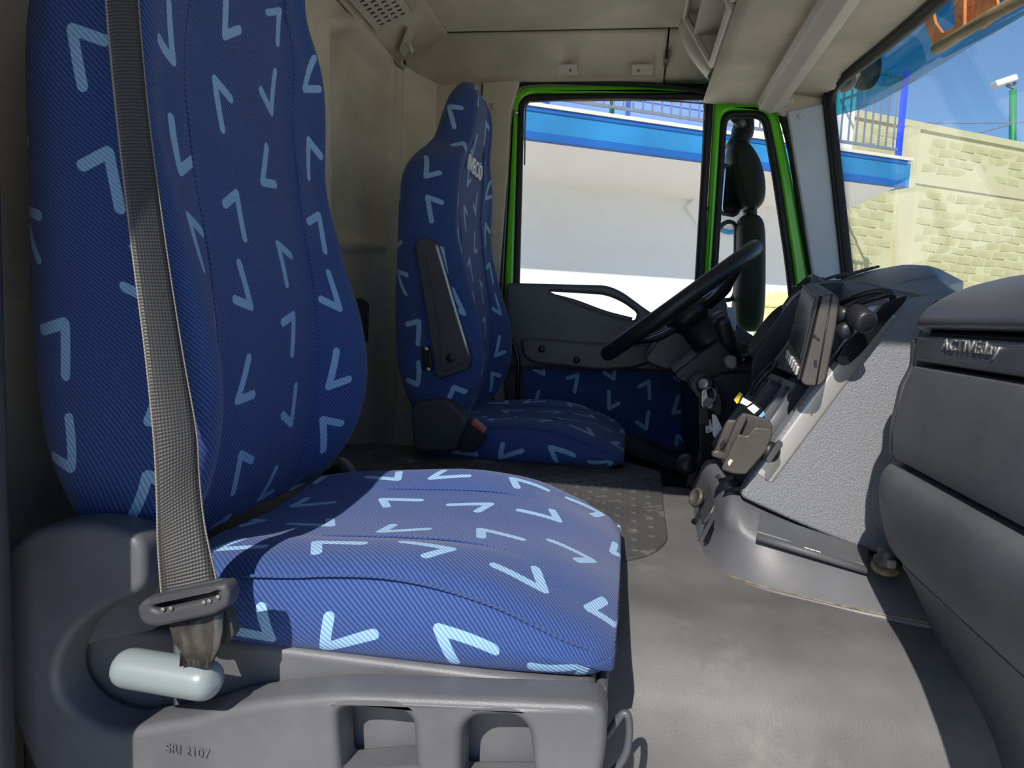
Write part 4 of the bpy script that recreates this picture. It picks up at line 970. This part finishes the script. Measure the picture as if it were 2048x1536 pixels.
ob('pivot', lathe(at(1537, 902, y=1.10), (.5, -.6, 0), [(-.01, .015), (.010, .015), (.012, .011), (.012, 0)], 18), 'black', PH)
ob('clamp_lever', prism(rpoly(picks([(1532, 920), (1558, 880), (1566, 884), (1566, 892), (1542, 926), (1534, 926)], y=1.075), .003), (0, .008, 0)), 'dark', PH, bev=.002)
CD = thing('card_packet', at(1500, 820, y=1.28), 'small packet with white printed labels wedged above the phone holder', 'packet')
p_ = picks([(1484, 790), (1512, 806), (1528, 818), (1514, 832), (1494, 822), (1476, 808)], y=1.24)
ob('packet_body', prism(rpoly(p_, .002), (0, .012, 0)), 'gloss', CD, bev=.001)
ob('label', prism(picks([(1486, 795), (1504, 805), (1494, 812), (1480, 806)], y=1.238), (0, .001, 0)), 'paper_and_light', CD)
ob('label', prism(picks([(1507, 808), (1519, 818), (1508, 828), (1494, 816)], y=1.238), (0, .001, 0)), 'paper_and_light', CD)
ob('yellow_edge', prism(picks([(1468, 800), (1480, 784), (1486, 790), (1474, 808)], y=1.245), (0, .004, 0)), 'yellow', CD)
ob('blue_slip', prism(picks([(1516, 834), (1527, 822), (1530, 828), (1522, 838)], y=1.235), (0, .001, 0)), 'bluetag', CD)
# ================================================================ outside
def plaster(name, col, st, stcol, gr=.4):
    q = NB(name); o = q.obj()
    f = q.ramp(q.noise(o, .55, 5, .6), .42, .72); c = q.mix(q.math('MULTIPLY', f, st), col, stcol)
    q.pbr(c, .9, 0, q.bump(q.noise(o, 60, 4), gr, .01), .2); return q.m
M['wallwhite'] = plaster('white_plaster', srgb(186, 184, 184), .35, srgb(172, 158, 142))
M['white_low'] = plaster('whitewash', srgb(235, 235, 232), .1, srgb(200, 195, 185))
M['blue'] = mat('blue_paint', srgb(30, 96, 140), .6, var=(1.5, .12))
M['bluedark'] = mat('dark_blue_paint', srgb(16, 70, 130), .6, var=(1.5, .08))
M['bluepost'] = mat('royal_blue_paint', srgb(30, 60, 190), .4, var=(2, .05))
M['shutter'] = mat('blue_shutter', srgb(98, 124, 186), .7, var=(1, .05))
M['railgrey'] = mat('grey_rail_paint', srgb(92, 98, 110), .5, var=(3, .05))
M['slab'] = plaster('concrete_slab', srgb(180, 172, 160), .4, srgb(140, 125, 105))
M['block'] = plaster('tuff_block', srgb(150, 146, 114), .6, srgb(126, 118, 88), .9)
M['mortar'] = plaster('mortar', srgb(158, 154, 126), .5, srgb(140, 132, 104), .8)
M['concrete'] = plaster('concrete', srgb(154, 149, 122), .5, srgb(136, 128, 104))
M['ground'] = plaster('yard_concrete', srgb(168, 161, 149), .5, srgb(145, 138, 126))
M['greenpole'] = mat('green_pole_paint', srgb(20, 100, 62), .5, var=(2, .05))
M['rust'] = mat('rusty_steel', srgb(150, 92, 52), .85, var=(9, .25), grain=(60, .5, .003))
M['timber'] = mat('weathered_steel_bar', srgb(110, 92, 66), .8, var=(7, .25), grain=(80, .5, .003))
M['cane'] = mat('cane', srgb(196, 172, 112), .7, var=(8, .12))
M['whitelamp'] = mat('lamp_white', srgb(220, 220, 215), .5, var=(2, .02))
struct(ob('ground', box(-60, 60, -60, 70, -1.4, -1.25), 'ground'), 'pale concrete yard the truck stands on', 'ground')
# balcony building: frame along its front
A = at(1050, 250, y=8.0); Bq = at(1812, 335, y=10.6); e = Vector((Bq.x-A.x, Bq.y-A.y, 0)); LB = e.length; e.normalize(); nb = Vector((-e.y, e.x, 0))
zb = (A.z+Bq.z)/2
def bp_(s, d, z): return Vector((A.x, A.y, 0))+e*s+nb*d+Vector((0, 0, z))
def bbox(s0, s1, d0, d1, z0, z1): return obox(bp_((s0+s1)/2, (d0+d1)/2, (z0+z1)/2), e*((s1-s0)/2), nb*((d1-d0)/2), Vector((0, 0, (z1-z0)/2)))
BD = thing('balcony_house', bp_(2.5, 1.4, -1.25), 'white plastered house with blue edged balcony outside the driver door', 'building')
WD = 1.25
sc_ = (lambda p: (Vector((p.x-A.x, p.y-A.y, 0))).dot(e))
def wallpt(px, py, d=WD): return onplane(px, py, bp_(0, d, 0), nb)
sE = sc_(wallpt(1690, 450))
ob('facade', bbox(-6, sE, WD, WD+.3, -1.25, zb), 'wallwhite', BD)
ob('upper_wall', bbox(-6, sE, WD, WD+.3, zb+.15, zb+3), 'wallwhite', BD)
ob('end_wall', bbox(sE-.3, sE, WD+.3, WD+6, -1.25, zb+3), 'wallwhite', BD)
z_lo, z_hi = zb-.17, zb+.15
ob('balcony_fascia', bbox(-6, LB, 0, .10, zb-.12, zb+.10), 'blue', BD)
ob('fascia_lower_edge', bbox(-6, LB+.01, -.012, .10, zb-.20, zb-.12), 'bluedark', BD)
ob('fascia_upper_edge', bbox(-6, LB+.01, -.012, .10, zb+.10, zb+.15), 'bluedark', BD)
ob('balcony_slab', bbox(-6, LB, .10, WD, zb-.12, zb+.13), 'slab', BD)
ob('end_fascia', bbox(LB-.02, LB+.08, .0, WD+.4, zb-.20, zb+.12), 'blue', BD)
ob('coping', bbox(-6, LB+.10, -.03, .30, zb+.15, zb+.19), 'slab', BD)
ob('balcony_soffit', prism([bp_(-6, .1, zb-.195), bp_(-6, WD, zb-.12), bp_(-6, WD, zb-.45)], e*(LB+6-.03)), 'wallwhite', BD)
sS = sc_(wallpt(1470, 210))
ob('blue_shutter_wall', bbox(-6, sS, WD-.05, WD, zb+.2, zb+2.6), 'shutter', BD)
for k in range(14): ob('shutter_rib', bbox(-2.5, sS, WD-.065, WD-.05, zb+.30+.12*k, zb+.315+.12*k), 'shutter', BD)
# railing, every bar a part
zr = zb+.19
RL = ob('railing', join(*[bbox(-1.8, LB-.05, .10, .13, zr+z_, zr+z_+.035) for z_ in (.10, 1.05)]), 'railgrey', BD)
zr = zb+.19
bar = bbox(0, .018, .106, .124, zr+.10, zr+1.06)
first = None; s = -1.7
while s < LB-.1:
    if first is None:
        first = ob('bar', bar, 'railgrey', RL); b_o = first
    else:
        b_o = first.copy(); COL.objects.link(b_o); b_o.parent = RL; b_o.location = e*(s+1.7)
    if b_o is first: first.data.transform(Matrix.Translation(e*-1.7))
    s += .128
for s in (sc_(onplane(1093, 205, bp_(0, .1, 0), nb)), sc_(onplane(1660, 240, bp_(0, .1, 0), nb)), LB-.04): ob('post', bbox(s-.03, s+.03, .08, .14, zb+.12, zr+1.15), 'bluepost', RL)
s = sc_(onplane(1247, 205, bp_(0, .2, 0), nb))
for s0 in [sE+.0]:
    ob('side_rail', bbox(LB-.07, LB-.04, .12, WD+.3, zr+1.05, zr+1.085), 'railgrey', RL)
ob('downpipe', tube([bp_(s, .5, zb+.1), bp_(s, .5, zb+3)], .03, 10), 'greenpole', BD)
# diamond ornament with a round blue edged opening
dc = wallpt(1456, 424, WD-.03); u = e; v = Vector((0, 0, 1))
q = .72
dia = [dc+u*q, dc+v*q, dc-u*q, dc-v*q]
circ = [dc+u*.27*math.cos(2*math.pi*k/28)+v*.27*math.sin(2*math.pi*k/28) for k in range(28)]
DM = ob('diamond_panel', plate(dia, [circ], .08, .012), 'wallwhite', BD)
ob('blue_rim', tube([dc-nb*.045+u*.29*math.cos(2*math.pi*k/28)+v*.29*math.sin(2*math.pi*k/28) for k in range(28)], .035, 8, loop=True), 'blue', DM)
ob('round_pane', prism([p+nb*.03 for p in circ], nb*.01), 'glass', DM)
# low white wall and cane fence near the truck
lw = ob('low_wall', box(-3.5, at(1512, 600, y=6.2).x, 6.2, 6.45, -1.25, at(1300, 586, y=6.2).z), 'white_low'); tag(lw, 'low whitewashed wall outside the driver door', 'wall')
CFN = thing('cane_fence', at(1550, 640, y=6.5), 'straw coloured cane fence seen below the quarter window', 'fence')
x0_, x1_ = at(1500, 600, y=6.5).x, at(1640, 600, y=6.5).x; zt_ = at(1550, 586, y=6.5).z
c0_ = None; n = 26
for k in range(n):
    x = x0_+(x1_-x0_)*k/n
    if c0_ is None: c0_ = ob('cane', tube([(x, 6.5, -1.25), (x, 6.5, 0), (x, 6.5, zt_)], .014, 6), 'cane', CFN); c = c0_
    else:
        c = c0_.copy(); COL.objects.link(c); c.parent = CFN; c.location = ((x1_-x0_)*k/n, random.uniform(-.01, .01), random.uniform(-.03, .02))
ob('binding', box(x0_, x1_, 6.47, 6.49, zt_-.12, zt_-.10), 'cane', CFN)
# block wall beyond
W0 = at(1680, 400, y=13.0); W1 = at(2060, 400, y=15.5); ew = Vector((W1.x-W0.x, W1.y-W0.y, 0)); LW = ew.length; ew.normalize(); nw = Vector((-ew.y, ew.x, 0))
def wp(s, d, z): return Vector((W0.x, W0.y, 0))+ew*s+nw*d+Vector((0, 0, z))
def wbox(s0, s1, d0, d1, z0, z1): return obox(wp((s0+s1)/2, (d0+d1)/2, (z0+z1)/2), ew*((s1-s0)/2), nw*((d1-d0)/2), Vector((0, 0, (z1-z0)/2)))
zt1 = onplane(1840, 245, wp(0, 0, 0), nw).z; zt2 = onplane(2040, 284, wp(0, 0, 0), nw).z
ZW = (zt1+zt2)/2
BW = thing('block_wall', wp(LW/2, .1, -1.25), 'tall pale tuff block wall with concrete pillar beyond the windscreen', 'wall')
ob('mortar_backing', wbox(-3, LW+6, .012, .3, -1.25, ZW-.12), 'mortar', BW)
ob('coping', wbox(-3, LW+6, -.03, .32, ZW-.12, ZW), 'concrete', BW)
sp1 = (lambda p: (p-wp(0, 0, 0)).dot(ew))(onplane(1808, 420, wp(0, 0, 0), nw))
ob('pillar', wbox(sp1-.18, sp1+.18, -.03, .1, -1.25, ZW-.1), 'concrete', BW)
zbm = onplane(1850, 358, wp(0, 0, 0), nw).z
ob('tie_beam', wbox(-3, LW+6, -.015, .1, zbm-.10, zbm+.10), 'concrete', BW)
BHH, BLL = .155, .38
zz = onplane(1900, 600, wp(0, 0, 0), nw).z-.1; r_ = 0; protos = []
sl0 = (lambda p: (p-wp(0, 0, 0)).dot(ew))(onplane(1655, 420, wp(0, 0, 0), nw)); sl1 = (lambda p: (p-wp(0, 0, 0)).dot(ew))(onplane(2100, 420, wp(0, 0, 0), nw))
base_loc = wloc(BW); nbk = 0
while zz+BHH < ZW-.12:
    s = sl0-(BLL/2 if r_ % 2 else 0)
    if not (zz+BHH > zbm-.1 and zz < zbm+.1):
        while s < sl1:
            if not (s+BLL > sp1-.18 and s < sp1+.18):
                if len(protos) < 4:
                    j = lambda a: random.uniform(-a, a)
                    h = Vector((BLL/2-.008, .022, BHH/2-.007))
                    vs = [ew*(h.x*i+j(.012))+nw*(h.y*k+(j(.012) if k < 0 else 0))+Vector((0, 0, h.z*l+j(.010))) for i in (-1, 1) for k in (-1, 1) for l in (-1, 1)]
                    me = mesh('blk', vs, [(0, 1, 3, 2), (4, 6, 7, 5), (0, 4, 5, 1), (2, 3, 7, 6), (0, 2, 6, 4), (1, 5, 7, 3)], smooth=False)
                    me.transform(Matrix.Translation(base_loc)); o = ob('block', me, 'block', BW, bev=.012); protos.append(o)
                else:
                    o = random.choice(protos).copy(); COL.objects.link(o); o.parent = BW
                o.location = wp(s+BLL/2, .029+random.uniform(-.005, .005), zz+BHH/2)-base_loc; nbk += 1
            s += BLL
    zz += BHH; r_ += 1
# street lamp and wires
LP = thing('street_lamp', at(2026, 300, y=17), 'white floodlight on a green pole above the block wall', 'street lamp')
ob('pole', tube([at(2024, 420, y=17), at(2026, 180, y=17)], .07, 12), 'greenpole', LP)
ob('lamp_head', obox(at(2008, 164, y=17), Vector((.20, 0, .07)), Vector((0, .14, 0)), Vector((-.03, 0, .06))), 'whitelamp', LP, bev=.03)
ob('bracket', tube(picks([(2014, 170), (2026, 176), (2030, 165)], y=17), .04, 8), 'railgrey', LP)
for k, (p, lab) in enumerate((([(1790, 243), (1900, 246), (2030, 245), (2120, 240)], 'upper overhead wire reaching the lamp pole'), ([(1950, 268), (2024, 248)], 'short slanting wire below the lamp'))):
    o = ob('overhead_wire', tube(smoothpath(picks(p, y=16.5), 6), .012, 6), 'railgrey'); tag(o, lab, 'wire', 'overhead wires')
# ---------------------------------------------------------------- outside mirrors
EM = thing('door_mirror', at(1495, 660, y=2.72), 'dark twin door mirror outside the quarter window', 'mirror')
YM = 2.70
def blob(name, sections, mt, th, par, dep=.07):
    """rounded upright housing from (left px, right px, py) sections"""
    rings = []
    for a, b, py in sections:
        l, r = at(a, py, y=YM), at(b, py, y=YM); c = (l+r)/2; hw = (r-l).length/2
        rings.append([c+Vector((hw*math.copysign(abs(math.cos(t))**.7, math.cos(t)), dep*math.copysign(abs(math.sin(t))**.7, math.sin(t)), 0)) for t in [2*math.pi*k/20 for k in range(20)]])
    return ob(name, loft(rings), mt, par, sub=1)
blob('mount_arm', [(1474, 1504, 222), (1470, 1508, 240), (1462, 1508, 262), (1462, 1506, 275), (1452, 1496, 288), (1448, 1500, 300)], 'rubber', .05, EM, .05)
ob('mount_bracket', tube([at(1488, 250, y=2.70), at(1480, 245, y=2.60), at(1470, 235, y=2.53)], .016, 8), 'rubber', EM)
up_h = blob('upper_housing', [(1462, 1490, 284), (1452, 1506, 300), (1450, 1520, 322), (1458, 1528, 350), (1468, 1531, 380), (1474, 1528, 405), (1482, 1516, 418), (1490, 1505, 424)], 'rubber', .06, EM)
blob('neck', [(1488, 1512, 412), (1486, 1514, 425), (1486, 1514, 440)], 'black', .04, EM, .04)
lo_h = blob('lower_housing', [(1486, 1512, 430), (1474, 1524, 440), (1470, 1530, 456), (1472, 1530, 520), (1466, 1530, 580), (1462, 1528, 630), (1464, 1522, 655), (1474, 1512, 664)], 'rubber', .06, EM)
g1 = rpoly([at(a, b, y=c) for a, b, c in ((1446, 330, 2.62), (1458, 332, 2.66), (1478, 412, 2.72), (1470, 432, 2.70), (1438, 426, 2.62))], .03)
ob('mirror_glass', prism(g1, (.012, .01, 0)), 'mirror', EM)
ob('mirror_rim', tube([p for p in g1], .007, 8, loop=True), 'dark', EM)
g2 = rpoly([at(a, b, y=c) for a, b, c in ((1432, 462, 2.60), (1452, 442, 2.64), (1472, 446, 2.70), (1470, 600, 2.72), (1432, 600, 2.60))], .05)
ob('mirror_rim', tube([p for p in g2], .008, 8, loop=True), 'dark', EM)
# front kerb mirror behind the visor
FM = thing('kerb_mirror', at(1722, 150, y=2.5), 'round dark kerb mirror on a ribbed arm above the windscreen', 'mirror')
ob('mirror_head', lathe(at(1726, 135, y=2.55), (.55, -.75, -.1), [(-.02, .02), (-.015, .06), (0, .072), (.015, .07), (.018, .0)], 24), 'black', FM)
ap = smoothpath(picks([(1680, 178), (1698, 172), (1705, 158), (1714, 145)], y=2.48), 8)
ob('ribbed_arm', tube(ap, [.016 if k % 2 else .012 for k in range(len(ap))], 10), 'grey', FM)
# tinted outside sun visor
VS = [(.59, 2.80), (.66, 2.76), (.745, 2.64), (.79, 2.45), (.815, 2.25), (.845, 2.05), (.875, 1.85), (.90, 1.6), (.905, 1.4), (.90, 1.1), (.86, .8), (.82, .55)]
low_ = smoothpath([(x, y, 1.742) for x, y in VS], 5)
rows = [low_, [Vector((p.x-.004, p.y, p.z+.03)) for p in low_], [Vector((p.x-.02, p.y-.0, p.z+.10)) for p in low_], [Vector((p.x-.05, p.y, p.z+.20)) for p in low_], [Vector((p.x-.10, p.y, p.z+.30)) for p in low_]]
vo = ob('sun_visor', sheet(rows), 'visor', solid=.004); tag(vo, 'teal tinted acrylic sun visor outside the windscreen top', 'visor')
# rusty frame and bar standing in front of the truck
RF = thing('rusty_frame', at(1880, 110, x=.765), 'rusty steel bracket with a hole above the windscreen', 'bracket')
fo_ = picks([(1812, -60), (1838, 10), (1868, 92), (1880, 106), (1930, 74), (1932, -60)], x=.765)
ho_ = rpoly(picks([(1858, -40), (1872, 44), (1888, 66), (1912, 52), (1908, -40)], x=.765), .012)
ob('bracket_plate', plate(rpoly(fo_, .008), [ho_], .008, .002), 'rust', RF)
ob('brace', prism(rpoly(picks([(1905, -50), (1925, 40), (1960, 60), (2000, 30), (1980, -50)], x=.78), .01), (.006, 0, 0)), 'rust', RF)
rb = ob('steel_bar', tube([at(1872, 98, x=.75), at(1960, 44, x=.752), at(2090, -30, x=.755)], .014, 8), 'timber'); tag(rb, 'weathered brown bar slanting up beside the rusty bracket', 'bar')
